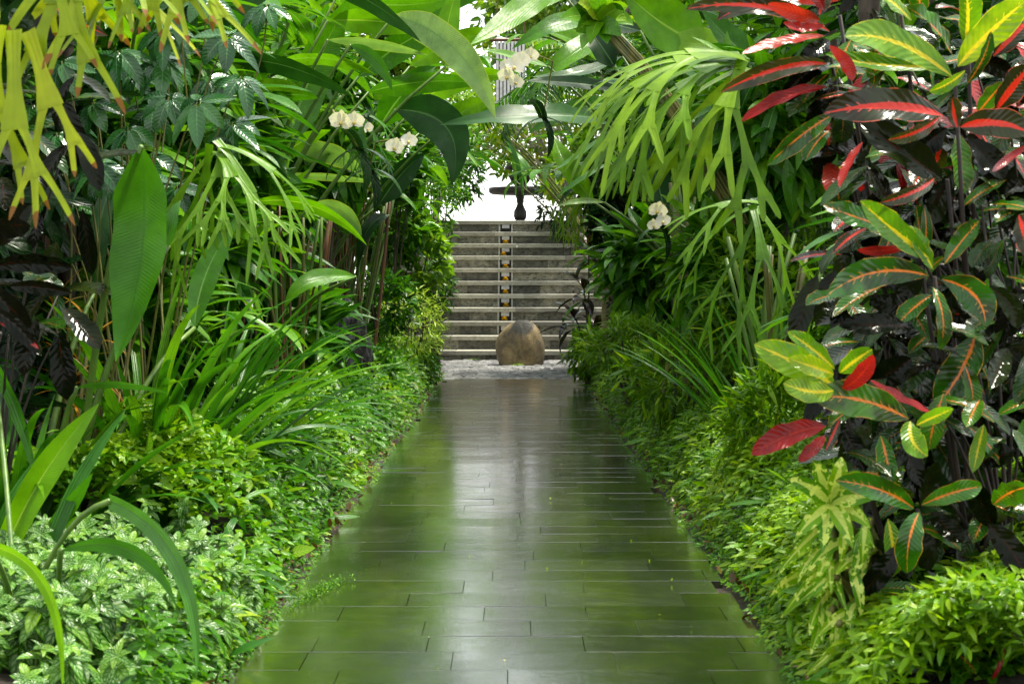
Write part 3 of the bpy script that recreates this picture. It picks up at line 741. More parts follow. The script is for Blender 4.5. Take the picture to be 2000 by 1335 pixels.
# ================================================================== PLANTING
# ------------------------------------------------------------------ ground cover (uncountable)
def bank(name, side, y0, y1, wd, h, n, tm, size, mat, s0=.02, seed=1, up=.9, lay=.14, hvar=.35, loc_label=None, edge_over=.0):
    g = np.random.default_rng(seed)
    u = g.random(n); e = -.5
    y = (y0 ** e + u * (y1 ** e - y0 ** e)) ** (1 / e)
    s_ = s0 + (wd - s0) * g.random(n) ** .85
    Pn = np.stack([s_ * side, y, y * 0], 1)
    if side < 0 and wd > .5:
        kp = ~((y < 5.1) & (s_ > .10)); Pn, s_, y = Pn[kp], s_[kp], y[kp]; n = len(y)
    lump = vnoise(Pn, 3.2, seed + 5) * .7 + vnoise(Pn, 9, seed + 7) * .3
    edge = .05 * (vnoise(Pn, 5, seed + 9) - .5)
    z = h * (1 - np.exp(-(s_ + edge) / .13)) * (1 - hvar + 2 * hvar * lump)
    dep = g.random(n) ** 1.6 * lay
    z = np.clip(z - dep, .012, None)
    P = np.stack([side * (EDGE + .03 + s_ + edge), y, z], 1)
    slope = np.exp(-s_ / .13)
    D = np.stack([-side * (.35 + slope * .8) + g.normal(size=n) * .7, g.normal(size=n) * .8 - .25, g.normal(size=n) * .35 + .15 - .3 * slope], 1)
    N = np.stack([-side * slope * .8 + g.normal(size=n) * .45, g.normal(size=n) * .45 - .2, np.ones(n) * up], 1)
    S = size[0] + (size[1] - size[0]) * g.random(n)
    S *= np.where(y > 9, 1.15, 1.)
    lump2 = vnoise(Pn, 1.6, seed + 21)
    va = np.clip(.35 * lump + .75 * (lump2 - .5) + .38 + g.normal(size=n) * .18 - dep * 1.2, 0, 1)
    m = MB(); k = g.integers(0, len(tm), n)
    for i in range(len(tm)): q = k == i; bulk(m, tm[i], P[q], D[q], N[q], S[q], va[q])
    o = m.build(name, G[mat]); tag(o, loc_label, 'ground cover', kind='stuff'); return o
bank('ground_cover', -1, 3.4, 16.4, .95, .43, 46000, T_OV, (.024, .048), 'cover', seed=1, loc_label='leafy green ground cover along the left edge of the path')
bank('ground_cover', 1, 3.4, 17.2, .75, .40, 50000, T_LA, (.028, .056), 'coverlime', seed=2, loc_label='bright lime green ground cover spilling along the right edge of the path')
bank('low_moss', -1, 3.2, 17, .16, .05, 9000, T_SM, (.010, .022), 'cover', s0=-.03, seed=3, lay=.03, loc_label='tiny leaved creeper hugging the left edge of the paving')
bank('low_moss', 1, 3.2, 17, .16, .06, 9000, T_SM, (.010, .022), 'cover', s0=-.03, seed=4, lay=.03, loc_label='tiny leaved creeper hugging the right edge of the paving')
bank('creeping_grass', -1, 3.6, 16.4, .9, .40, 1500, T_NA, (.07, .15), 'strap', seed=14, lay=.1, loc_label='thin grassy blades poking out of the left ground cover')
bank('creeping_grass', 1, 3.6, 17, .8, .34, 1700, T_NA, (.07, .14), 'cover', seed=15, lay=.1, loc_label='thin grassy blades poking out of the right ground cover')
bank('broad_leaf_weed', -1, 3.6, 16.4, .9, .38, 500, T_OV, (.07, .11), 'shrublime', seed=16, lay=.1, loc_label='scattered larger leaves among the left ground cover')
# moss tuft growing on the pavers at left
g_ = np.random.default_rng(9); n = 900
c_ = at(618, 1165, 4.97)
P = np.stack([c_.x + g_.normal(size=n) * .018, 4.95 + g_.normal(size=n) * .12, .004 + np.abs(g_.normal(size=n)) * .012], 1); P[:, 0] += (P[:, 1] - 4.95) * .25
m = MB(); bulk(m, T_SM[0], P, rdir(n, .6), rdir(n, 1.5, .5), .005 + .007 * g_.random(n), g_.random(n))
tag(m.build('moss_tuft', G['cover']), 'small moss tuft growing in a joint of the wet paving', 'moss', kind='stuff')
# leaf litter along both edges
n = 800; g_ = np.random.default_rng(12); sd_ = np.where(g_.random(n) < .6, -1, 1)
y = 3.5 + 13 * g_.random(n) ** 1.3
P = np.stack([sd_ * (EDGE + .0 + .12 * g_.random(n)), y, .012 + .02 * g_.random(n) - .01], 1)
m = MB(); bulk(m, T_OV[2], P, rdir(n, 0), rdir(n, 2., .3), .015 + .03 * g_.random(n), g_.random(n)); tag(m.build('leaf_litter', G['litter']), 'brown leaf litter on the soil edging the path', 'leaf litter', kind='stuff')
# a few petals and bits on the wet slate
n = 70; y = 3.8 + 11 * g_.random(n); P = np.stack([g_.uniform(-.62, .62, n), y, np.full(n, .006)], 1)
m = MB(); bulk(m, T_SM[0], P, rdir(n, 0, 1), rdir(n, 4., .2), .006 + .010 * g_.random(n), g_.random(n)); tag(m.build('fallen_petals', G['yellow']), 'tiny petals scattered over the wet paving', 'petals', kind='stuff')

# silver striped plants, bottom left
def whorl_plant(name, label, cat, spots, mat, tm, size, k=6, lay=3, group=None, root=None):
    root = root or (spots[0][0], spots[0][1], 0)
    t = thing(name, label, cat, root, group); m = MB(); sm = MB()
    for (x, y, z) in spots:
        ax = Vector((U(-.2, .7), U(-1.1, 0), 1)).normalized(); sa_ = ax.cross(Vector((0, 1, .2))).normalized(); sb_ = ax.cross(sa_); ra_ = U(0, 6.28)
        for l_ in range(lay):
            kk = k - l_ if l_ < 2 else k
            for j in range(kk):
                a = 2 * PI * j / kk + l_ * .7 + U(-.2, .2) + ra_
                d = (sa_ * math.cos(a) + sb_ * math.sin(a) + ax * (.7 - .4 * l_) + Vector((0, 0, -.15))).normalized()
                leaf(m, (x, y, z - l_ * .022), d, ax, U(*size) * (.62 + .25 * l_), U(*size) * .46 * (.62 + .22 * l_), 'ovate', droop=U(.5, 1.1), n=7, nw=4, fold=.25)
        b = Vector((x + U(-.03, .03), y + .04, .0)); sm.tube([b, Vector((x, y, z * .5)), Vector((x, y, z))], [.003, .003, .002], 5)
    m.build('foliage', G[mat], t); sm.build('stem', S_GREEN, t); return t
g_ = random.Random(21)
PIL = ['very front, cut by the bottom of the view', 'bottom left corner of the view', 'front left corner', 'under the arching strap leaf', 'beside the green ground cover', 'lowest, nearest the path', 'behind, against the strap leaved clump', 'tallest in the middle']
cells = [(-1.0, 3.75), (-1.2, 3.7), (-1.30, 4.05), (-1.05, 4.15), (-.92, 4.75), (-.86, 4.2), (-1.25, 4.85), (-1.02, 4.5)]
for i, (cx, cy) in enumerate(cells):
    sp_ = []
    for _ in range(36):
        x = cx + g_.gauss(0, .13); y = cy + g_.gauss(0, .20); x = min(x, -.74)
        top = .04 + .20 * (1 - math.exp(-(abs(x) - .68) / .14)) * (1 - .85 * math.exp(-max(0., y - 3.42) / .16))
        z = max(.04, top + g_.uniform(-.06, .05) + (.03 if i == 5 else 0) - (g_.random() ** 3) * .12)
        sp_.append((x, max(y, 3.45), z))
    whorl_plant('silver_leaved_plant', 'low plant with silver striped leaves, ' + PIL[i], 'plant', sp_, 'pilea', None, (.05, .085), group='silver striped plants at the bottom left', root=(cx, cy, 0))

# ------------------------------------------------------------------ strap leaved clumps
def W_(px, py, D): p = at(px, py, D); return (p.x, p.y, 0)
strap_clump('strap_leaved_lily', 'dense dark strap leaved clump behind the silver striped plants', 'lily', (-1.30, 5.9, 0), 64, (.7, 1.25), (.035, .055), group='strap leaved lilies', lean=(.2, -.05), spread=.65)
strap_clump('strap_leaved_lily', 'strap leaved clump at the far left edge under the dark croton', 'lily', (-1.55, 5.1, 0), 30, (.6, .95), (.035, .055), group='strap leaved lilies', lean=(.15, -.1), spread=.7)
strap_clump('strap_leaved_lily', 'strap leaved clump left of the black stone with blades arching to the path', 'lily', (-1.42, 7.9, 0), 60, (.7, 1.2), (.03, .05), group='strap leaved lilies', lean=(.2, -.1), spread=.6, droop=(.2, 1.1))
strap_clump('strap_leaved_lily', 'upright strap leaved clump between the limp fern and the ground cover', 'lily', (-1.22, 6.9, 0), 56, (.6, 1.1), (.025, .045), group='strap leaved lilies', lean=(.2, 0), spread=.6)
strap_clump('strap_leaved_lily', 'small strap leaved tuft in front of the black stone', 'lily', (-1.25, 10.3, 0), 22, (.45, .8), (.02, .032), group='strap leaved lilies', lean=(.3, -.2), spread=1.)
strap_clump('strap_leaved_lily', 'fan of narrow strap leaves on the right leaning over the lime ground cover', 'lily', (1.22, 7.4, 0), 40, (.7, 1.15), (.025, .042), group='strap leaved lilies', lean=(-.3, .1), spread=.5, droop=(.1, .7))
strap_clump('strap_leaved_lily', 'upright strap leaves on the right between the fan and the palm trunk', 'lily', (1.32, 9.8, 0), 34, (.7, 1.1), (.025, .04), group='strap leaved lilies', lean=(-.15, 0), spread=.45, droop=(.1, .8))
strap_clump('strap_leaved_lily', 'strap leaved clump low on the right behind the variegated plant', 'lily', (1.5, 5.4, 0), 24, (.5, .9), (.03, .045), group='strap leaved lilies', lean=(-.2, 0), spread=.8)

t = big_leaf_plant('arching_strap_plant', 'broad strap leaved plant with bent over blades at the bottom left corner', 'plant', W_(60, 1250, 4.1), [
    ((-60, 1060, 3.4), (122, 1345, 3.3), 34, (62, -75), .5, 'strap', 'helilit', dict(ripple=.0)),
    ((215, 978, 4.0), (385, 1318, 3.6), 44, (50, -45), .3, 'strap', 'strapgrey', dict(ripple=.0)),
    ((120, 1075, 3.7), (345, 1185, 3.6), 36, (30, -55), .4, 'lance', 'strapgrey'),
    ((20, 1050, 4.6), (193, 788, 4.6), 62, (-5, -10), .2, 'strap', 'helilit', dict(var=.3)),
    ((75, 1070, 4.7), (180, 925, 4.6), 36, (0, 0), .3, 'strap', 'strap'),
    ((-20, 700, 4.9), (70, 940, 4.8), 40, (10, -10), .6, 'strap', 'strap', dict(var=.4)),
    ((90, 1100, 4.6), (245, 800, 4.8), 30, (-15, 0), .3, 'strap', 'strap'),
    ((-10, 1100, 4.6), (110, 860, 4.8), 36, (-15, 0), .3, 'strap', 'strap')], r0=.007)

# ------------------------------------------------------------------ heliconia with the big arching leaves (left and over the path)
HL = ['heli', 'helidark', 'helilit', 'helipale']
big_leaf_plant('heliconia', 'tall heliconia on the left whose pale wide leaf arches over the path', 'heliconia', (-2.0, 10.2, 0), [
    ((770, 30, 9.6), (968, 232, 8.9), 62, (28, -18), .25, 'paddle', 'helipale', dict(ripple=.05)),
    ((600, -50, 9.0), (822, 82, 8.6), 44, (15, -12), .9, 'paddle', 'helidark', dict(var=.8)),
    ((560, 285, 9.8), (688, -10, 9.8), 80, (-18, 0), .35, 'paddle', 'heli', dict(var=.5)),
    ((545, 120, 9.4), (735, 148, 9.2), 30, (10, -16), .9, 'paddle', 'heli', dict(var=.8)),
    ((640, 78, 9.2), (835, 108, 9.2), 24, (0, -9), .7, 'lance', 'helipale', dict(var=.3)),
    ((685, 88, 9.1), (766, 178, 9.), 28, (12, -10), .4, 'lance', 'strapgrey'),
    ((870, 130, 9.8), (898, -30, 9.8), 46, (-10, 0), .2, 'paddle', 'helilit'),
    ((640, 40, 9.8), (850, 60, 9.9), 50, (0, -10), .5, 'paddle', 'helilit'),
    ((700, 150, 10.), (900, 40, 10.2), 60, (0, -20), .6, 'paddle', 'heli'),
    ((660, -10, 10.), (900, -10, 10.2), 60, (0, 25), .6, 'paddle', 'heli', dict(var=.7)),
    ((720, 180, 10.2), (945, 165, 10.2), 44, (0, -10), .6, 'paddle', 'heli', dict(var=.4))], r0=.022)
big_leaf_plant('heliconia', 'heliconia with the dark blue green leaf hanging over the orchids', 'heliconia', (-1.9, 12.2, 0), [
    ((772, 214, 11.2), (882, 362, 11.), 80, (48, -34), .15, 'paddle', 'helidark', dict(var=.6, ripple=.04, nw=10)),
    ((855, 262, 11.4), (962, 196, 11.6), 44, (0, -14), .5, 'paddle', 'heli', dict(var=.9)),
    ((800, 130, 12.4), (985, 62, 12.6), 46, (0, -14), .5, 'paddle', 'heli', dict(var=.9)),
    ((820, 200, 12.6), (1000, 150, 12.8), 44, (0, -18), .5, 'paddle', 'helilit', dict(var=.3)),
    ((830, 250, 12.8), (990, 215, 13.), 40, (0, -16), .5, 'paddle', 'heli', dict(var=.6)),
    ((790, 40, 12.4), (960, -10, 12.6), 50, (0, -14), .5, 'paddle', 'heli', dict(var=.4)),
    ((740, 250, 11.8), (850, 130, 11.8), 60, (0, -10), .4, 'paddle', 'heli', dict(var=.3)),
    ((700, 330, 11.6), (560, 290, 11.6), 50, (0, -14), .3, 'paddle', 'heli', dict(var=.6)),
    ((560, 296, 11.), (714, 345, 11.), 52, (10, -22), .7, 'paddle', 'helipale', dict(var=.0)),
    ((520, 345, 10.4), (745, 358, 10.3), 18, (0, -8), .7, 'lance', 'helipale'),
    ((530, 327, 10.2), (646, 254, 10.2), 36, (-8, -10), .4, 'lance', 'helilit', dict(var=.1)),
    ((740, 400, 12.), (830, 300, 12.), 50, (0, -10), .4, 'paddle', 'helidark'),
    ((700, 420, 12.), (650, 240, 12.), 60, (0, 0), .4, 'paddle', 'heli', dict(var=.2)),
    ((760, 420, 12.), (700, 520, 11.9), 30, (-10, -20), .4, 'lance', 'helidark')], r0=.022)
big_leaf_plant('heliconia', 'heliconia on the left with long narrow blades below the orchids', 'heliconia', (-1.9, 9.4, 0), [
    ((490, 396, 8.6), (716, 478, 8.3), 28, (20, -30), .6, 'lance', 'helilit', dict(var=.0)),
    ((612, 398, 9.), (706, 462, 8.9), 36, (14, -14), .4, 'lance', 'helipale', dict(var=.1)),
    ((695, 540, 8.6), (556, 602, 8.4), 40, (-18, -22), .5, 'lance', 'heli', dict(var=.7)),
    ((612, 415, 9.2), (500, 560, 9.2), 66, (-8, 0), .4, 'paddle', 'helidark', dict(var=.5)),
    ((480, 480, 8.8), (600, 494, 8.7), 20, (0, -6), .6, 'lance', 'helilit'),
    ((560, 150, 9.6), (440, 110, 9.), 50, (0, -10), .7, 'paddle', 'helidark'),
    ((440, 116, 8.4), (690, 190, 8.2), 46, (10, -14), .8, 'paddle', 'helidark', dict(var=.9)),
    ((420, 430, 9.), (520, 300, 9.), 50, (-10, 0), .3, 'lance', 'heli'),
    ((430, 300, 9.3), (560, 190, 9.3), 60, (-10, 0), .3, 'lance', 'heli'),
    ((390, 60, 8.), (560, -30, 8.), 60, (-10, 0), .6, 'paddle', 'helidark'),
    ((340, -20, 8.), (520, 30, 8.), 40, (10, 10), .6, 'paddle', 'helidark')], r0=.02)
big_leaf_plant('heliconia', 'heliconia whose single broad bright leaf hangs straight down at the left', 'heliconia', (-1.55, 5.4, 0), [
    ((276, 285, 4.9), (226, 706, 4.8), 122, (12, 0), .25, 'paddle', 'helibig', dict(var=.5, fold=.3, ripple=.03, nw=10, n=26, rf=5)),
    ((330, 480, 5.3), (352, 392, 5.3), 30, (-6, 0), .2, 'lance', 'strapgrey'),
    ((190, 560, 5.8), (230, 330, 5.9), 44, (-6, 0), .6, 'lance', 'helidark'),
    ((380, 640, 6.), (470, 420, 6.2), 50, (-20, 0), .3, 'lance', 'heli', dict(var=.4)),
    ((150, 756, 5.2), (330, 768, 5.0), 20, (0, -12), .8, 'lance', 'strapgrey')], r0=.016)
big_leaf_plant('heliconia', 'heliconia reaching in from the right with long dark leaves high over the path', 'heliconia', (1.75, 11.2, 0), [
    ((1190, 232, 10.6), (858, 244, 10.2), 58, (0, -4), .75, 'paddle', 'helidark', dict(var=.9, ripple=.06)),
    ((1190, 40, 11.6), (1000, 96, 11.2), 48, (0, -16), .5, 'paddle', 'heli', dict(var=.5)),
    ((1210, 60, 12.), (1040, 175, 11.6), 52, (0, -14), .5, 'paddle', 'heli', dict(var=.8)),
    ((1200, 200, 12.), (1030, 262, 11.6), 40, (0, -12), .5, 'paddle', 'heli', dict(var=.4)),
    ((1150, -20, 12.), (985, 50, 11.6), 46, (0, -10), .5, 'paddle', 'helilit', dict(var=.4)),
    ((1190, 120, 12.4), (1060, 60, 12.), 44, (0, -10), .5, 'paddle', 'heli', dict(var=.9)),
    ((1215, 175, 10.8), (1028, 158, 10.4), 34, (0, -4), .6, 'lance', 'helidark'),
    ((1215, 110, 11.), (1040, 150, 10.6), 30, (0, 10), .7, 'lance', 'helidark'),
    ((1085, -30, 10.6), (918, 88, 10.2), 56, (10, -6), .3, 'paddle', 'helilit', dict(var=.2)),
    ((1070, 130, 11.), (940, 96, 10.8), 26, (0, -4), .8, 'lance', 'helipale', dict(var=.0)),
    ((1380, 90, 9.6), (1216, -20, 9.4), 110, (0, 10), .2, 'paddle', 'helilit', dict(var=.1)),
    ((1440, 110, 9.8), (1290, 90, 9.6), 70, (0, -8), .4, 'paddle', 'helilit'),
    ((1200, 130, 10.6), (1130, 30, 10.6), 60, (0, 0), .4, 'paddle', 'helidark'),
    ((1250, 60, 10.6), (1100, -20, 10.6), 50, (0, 10), .4, 'paddle', 'helidark'),
    ((1160, 395, 11.), (1080, 262, 11.), 44, (-12, 0), .4, 'paddle', 'heli', dict(var=.9)),
    ((1170, 270, 10.), (1080, 332, 9.8), 13, (0, 5), .6, 'lance', 'strapgrey'),
    ((1190, 318, 10.), (1083, 388, 9.8), 13, (0, -4), .6, 'lance', 'strapgrey'),
    ((1180, 395, 11.), (1088, 402, 10.8), 14, (0, -5), .5, 'lance', 'helipale')], r0=.022)
big_leaf_plant('heliconia', 'heliconia behind the large staghorn fern at right with a lime leaf pointing down left', 'heliconia', (2.0, 9.2, 0), [
    ((1455, 432, 8.6), (1368, 492, 8.4), 26, (0, -6), .3, 'lance', 'helilit'),
    ((1500, 470, 8.8), (1350, 440, 8.8), 46, (0, -20), .5, 'paddle', 'helidark'),
    ((1560, 300, 9.), (1400, 240, 9.), 60, (0, -20), .5, 'paddle', 'heli'),
    ((1560, 250, 9.), (1380, 330, 9.), 60, (0, -20), .5, 'paddle', 'heli', dict(var=.2)),
    ((1450, 350, 9.2), (1300, 180, 9.2), 70, (0, 0), .5, 'paddle', 'heli', dict(var=.3)),
    ((1300, 420, 9.4), (1250, 200, 9.4), 60, (0, 0), .5, 'paddle', 'helidark', dict(var=.3)),
    ((1500, 150, 9.4), (1370, 20, 9.4), 70, (0, 0), .5, 'paddle', 'heli', dict(var=.3)),
    ((1400, 300, 9.4), (1420, 60, 9.4), 60, (0, 0), .5, 'paddle', 'heli', dict(var=.8))], r0=.02)

# ------------------------------------------------------------------ leafy ginger canes, both sides
GL = [  # root x, y, canes count, lean, height, label, material
    (-1.75, 7.2, 6, .35, 2.1, 'ginger clump nearest the hanging bright leaf, left side', 'ginger'),
    (-2.2, 8.6, 8, .5, 2.8, 'tall ginger clump on the left leaning toward the path', 'ginger'),
    (-2.1, 11.2, 9, .6, 3.1, 'tall ginger clump behind the hanging dark leaf', 'ginger'),
    (-2.0, 13.4, 8, .7, 3.1, 'ginger clump arching over the path near the black stone', 'ginger'),
    (-1.9, 15.4, 7, .6, 2.9, 'leafy ginger clump left of the far shrubs', 'heli'),
    (-2.9, 10.2, 8, .2, 3.7, 'very tall ginger clump at the back of the left bed', 'ginger'),
    (-3.1, 13.2, 8, .4, 4.2, 'very tall ginger clump far back on the left', 'heli'),
    (2.1, 8.4, 7, -.4, 2.6, 'ginger clump behind the right staghorn fern', 'ginger'),
    (2.1, 10.6, 8, -.5, 3.1, 'ginger clump on the right arching over the path', 'ginger'),
    (2.0, 13.0, 8, -.7, 3.4, 'tall ginger clump at right before the stairs', 'heli'),
    (2.3, 15.6, 7, -.7, 3.7, 'ginger clump beside the stairs at right', 'ginger'),
    (3.0, 11.6, 8, -.3, 4.0, 'very tall ginger clump at the back of the right bed', 'heli'),
    (-1.5, 14.4, 8, .75, 2.9, 'ginger clump on the left arching right across in front of the stairs', 'heli'),
    (1.55, 14.8, 8, -.75, 2.9, 'ginger clump on the right arching left across in front of the stairs', 'ginger'),
    (-1.6, 17.2, 8, .7, 3.5, 'ginger clump arching high over the cobbles from the left', 'ginger'),
    (1.6, 17.6, 8, -.7, 3.5, 'ginger clump arching high over the cobbles from the right', 'heli'),
    (1.75, 6.4, 6, -.15, 1.5, 'low ginger clump on the right behind the strap leaf fan', 'ginger'),
]
for (x, y, nc, ln, H, lab, mt) in GL:
    canes = [(ln * U(.4, 2.0) + U(-.25, .25), U(-.8, .5), H * U(.6, 1.12), U(.1, .5)) for _ in range(nc)]
    cane_plant('ginger_plant', lab, 'ginger', (x, y, 0), canes, mt, 'ginger clumps along the path', (.36, .56), (.07, .12), nleaf=13, start=.3)

LO = [(-1.55, 6.9, .25, 1.15, 'low leafy ginger among the left strap leaves', 'ginger'), (-1.75, 8.9, .3, 1.5, 'low leafy ginger beside the loose yellow green stalks', 'ginger'), (-1.7, 10.0, .2, 1.3, 'low leafy ginger beside the brown stalks', 'strap'),
      (-1.9, 12.6, .4, 1.9, 'leafy ginger behind the black stone', 'ginger'), (-2.3, 7.6, .2, 1.9, 'leafy ginger at the left edge behind the umbrella tree', 'ginger'), (1.65, 8.0, -.2, 1.2, 'low leafy ginger at right under the shaded fern', 'shrublime'),
      (1.75, 10.2, -.2, 1.5, 'low leafy ginger on the right by the green stalks', 'strap'), (1.5, 5.9, -.1, 1.0, 'low leafy ginger behind the lime croton', 'ginger'), (1.65, 12.6, -.3, 1.6, 'leafy ginger on the right near the palm trunk', 'ginger')]
for (x, y, ln, H, lab, mt) in LO:
    canes = [(ln * U(.2, 1.6) + U(-.3, .3), U(-.6, .3), H * U(.5, 1.1), U(.1, .4)) for _ in range(9)]
    cane_plant('ginger_plant', lab, 'ginger', (x, y, 0), canes, mt, 'ginger clumps along the path', (.24, .42), (.035, .065), nleaf=12, start=.12)

# bare stalk bundles seen low at left
def stalks(label, px0, px1, pyb, pyt, D, n, mat, r=.008):
    t = thing('stalk_clump', label, 'stalks', W_((px0 + px1) / 2, pyb, D), 'bare stalk bundles on the left')
    for _ in range(n):
        a = at(U(px0, px1), pyb, D + U(-.25, .25)); b = at(U(px0, px1) + U(-40, 60), pyt + U(-30, 30), D + U(-.2, .2)); a.z = 0
        m = MB(); m.tube(bez(a, (a + b) / 2 + Vector((U(-.05, .05), 0, 0)), b, 8), r * U(.6, 1.3), 6); m.build('stalk', rnd.choice(mat), t)
stalks('dense bundle of thin green and rusty stalks left of the far shrubs', 620, 720, 640, 380, 12.2, 34, [S_GREEN, S_OLIVE, S_BROWN], .010)
stalks('loose bundle of yellow green stalks under the second staghorn fern', 440, 600, 720, 430, 8.9, 18, [S_OLIVE, S_GREEN, S_BROWN], .009)
stalks('brown stalks rising beside the black stone', 585, 612, 740, 440, 10.4, 5, [S_BROWN], .012)
stalks('dark stalks at the far left behind the orange leaved plant', 60, 200, 900, 380, 6.4, 12, [S_OLIVE, S_BROWN], .010)
stalks('green stalks behind the right strap leaf fan', 1270, 1430, 700, 380, 9.4, 16, [S_GREEN, S_OLIVE], .014)
stalks('slim green stalks right of the strap leaf fan', 1440, 1560, 800, 480, 7.4, 12, [S_GREEN, S_OLIVE], .010)

# ------------------------------------------------------------------ shrubs
def sh(px, py, D, rpx, rpy, n, tm, size, mat, label, name='shrub', ry=None, **k):
    c = at(px, py, D); rx, rz = rpx * D / FPX, rpy * D / FPX
    return shrub(name, label, 'shrub', c, (rx, ry or rx * .9, rz), n, tm, size, mat, k.pop('group', 'shrubs along the beds'), **k)
sh(800, 640, 14.6, 75, 70, 1100, T_NA, (.06, .11), 'whitevar', 'yellow and white variegated shrub low on the left near the stairs', 'variegated_shrub')
sh(745, 590, 13.4, 70, 60, 700, T_LA, (.07, .12), 'shrub', 'dark green shrub between the black stone and the variegated shrub')
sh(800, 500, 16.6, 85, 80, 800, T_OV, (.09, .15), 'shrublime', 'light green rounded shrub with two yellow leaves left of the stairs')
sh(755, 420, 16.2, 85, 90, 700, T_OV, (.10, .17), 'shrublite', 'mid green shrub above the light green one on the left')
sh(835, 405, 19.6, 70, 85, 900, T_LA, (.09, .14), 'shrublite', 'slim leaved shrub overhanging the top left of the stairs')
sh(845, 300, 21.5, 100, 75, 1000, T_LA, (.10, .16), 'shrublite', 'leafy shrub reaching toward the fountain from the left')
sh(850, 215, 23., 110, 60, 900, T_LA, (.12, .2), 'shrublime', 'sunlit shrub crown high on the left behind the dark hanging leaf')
sh(760, 300, 15.5, 90, 80, 700, T_OV, (.10, .18), 'shrublite', 'bushy shrub under the dark hanging leaf')
sh(850, 560, 17.4, 35, 50, 350, T_LA, (.09, .13), 'shrublite', 'narrow shrub leaning over the left end of the steps')
sh(700, 730, 11.4, 70, 55, 700, T_LA, (.06, .10), 'shrub', 'low dark shrub at the foot of the black stone')
sh(640, 800, 9.6, 60, 45, 500, T_LA, (.08, .13), 'strap', 'low leafy plant at the front of the black stone')
sh(820, 720, 15.0, 45, 40, 700, T_LA, (.05, .08), 'cover', 'low green mound beside the cobbles on the left')
sh(1150, 690, 15.0, 45, 45, 700, T_LA, (.06, .10), 'coverlime', 'low bright mound beside the cobbles on the right')
sh(1235, 672, 11.0, 105, 48, 1100, T_NA, (.07, .12), 'shrublime', 'bright narrow leaved bush on the right behind the ground cover')
sh(1330, 740, 8.6, 110, 80, 1100, T_NA, (.07, .12), 'coverlime', 'lime bush at right under the strap leaf fan')
sh(1520, 830, 6.2, 110, 120, 1200, T_NA, (.07, .11), 'coverlime', 'lime bush at right behind the red croton leaf')
sh(1500, 600, 8.2, 120, 160, 1200, T_NA, (.09, .15), 'shrublime', 'loose bamboo like bush at right with narrow light leaves')
sh(1620, 1150, 4.9, 130, 130, 1500, T_OV, (.035, .06), 'cover', 'green leafy mound at the bottom right under the variegated plant')
sh(1880, 1230, 4.7, 180, 120, 1200, T_OV, (.04, .07), 'cover', 'leafy mound in the bottom right corner')
sh(1930, 1265, 4.0, 190, 85, 1500, T_OV, (.035, .06), 'cover', 'low leafy plant filling the very bottom right corner')
sh(1720, 1262, 4.1, 120, 80, 900, T_OV, (.035, .06), 'cover', 'low leafy plant beside the path at the bottom right')
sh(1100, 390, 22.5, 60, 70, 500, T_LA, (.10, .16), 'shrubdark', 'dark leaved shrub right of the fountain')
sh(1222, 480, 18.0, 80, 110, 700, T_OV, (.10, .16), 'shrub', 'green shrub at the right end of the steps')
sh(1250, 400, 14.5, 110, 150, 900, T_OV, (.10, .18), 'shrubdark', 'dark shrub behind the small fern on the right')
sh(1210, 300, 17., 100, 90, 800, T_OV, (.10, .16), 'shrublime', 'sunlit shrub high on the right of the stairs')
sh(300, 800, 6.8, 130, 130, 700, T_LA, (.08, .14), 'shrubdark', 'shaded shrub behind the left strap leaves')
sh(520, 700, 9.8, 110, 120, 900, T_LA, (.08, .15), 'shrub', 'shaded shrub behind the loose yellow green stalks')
sh(905, 345, 21.0, 42, 48, 420, T_LA, (.10, .15), 'shrub', 'sprig leaning over the landing left of the fountain', nst=0)
sh(1095, 345, 21.5, 36, 45, 300, T_LA, (.12, .2), 'yellow', 'yellow leaved sprig hanging right of the fountain', nst=0)
vl = [((985 + U(-6, 6), 255 + 6 * j, 19.), (1015 + 7 * j - U(0, 10), 372 + U(-20, 26), 18.8), 9, (8, -6), U(-.6, .6), 'lance', rnd.choice(['helilit', 'heli', 'strapgrey']), dict(n=10, nw=2)) for j in range(7)]
vl += [((1005, 352, 18.8), (985, 395, 18.7), 6, (-6, -4), .2, 'lance', 'yellow', dict(n=8, nw=2)), ((1040, 340, 18.9), (988, 345, 18.7), 6, (0, -6), .2, 'lance', 'yellow', dict(n=8, nw=2)), ((1075, 375, 19.), (1060, 345, 18.9), 8, (0, 0), .2, 'lance', 'yellow', dict(n=8, nw=2))]
big_leaf_plant('palm_sprig', 'limp palm leaf drooping in front of the fountain bowl', 'palm', (1.6, 19.4, 0), vl, S_OLIVE, r0=.014)
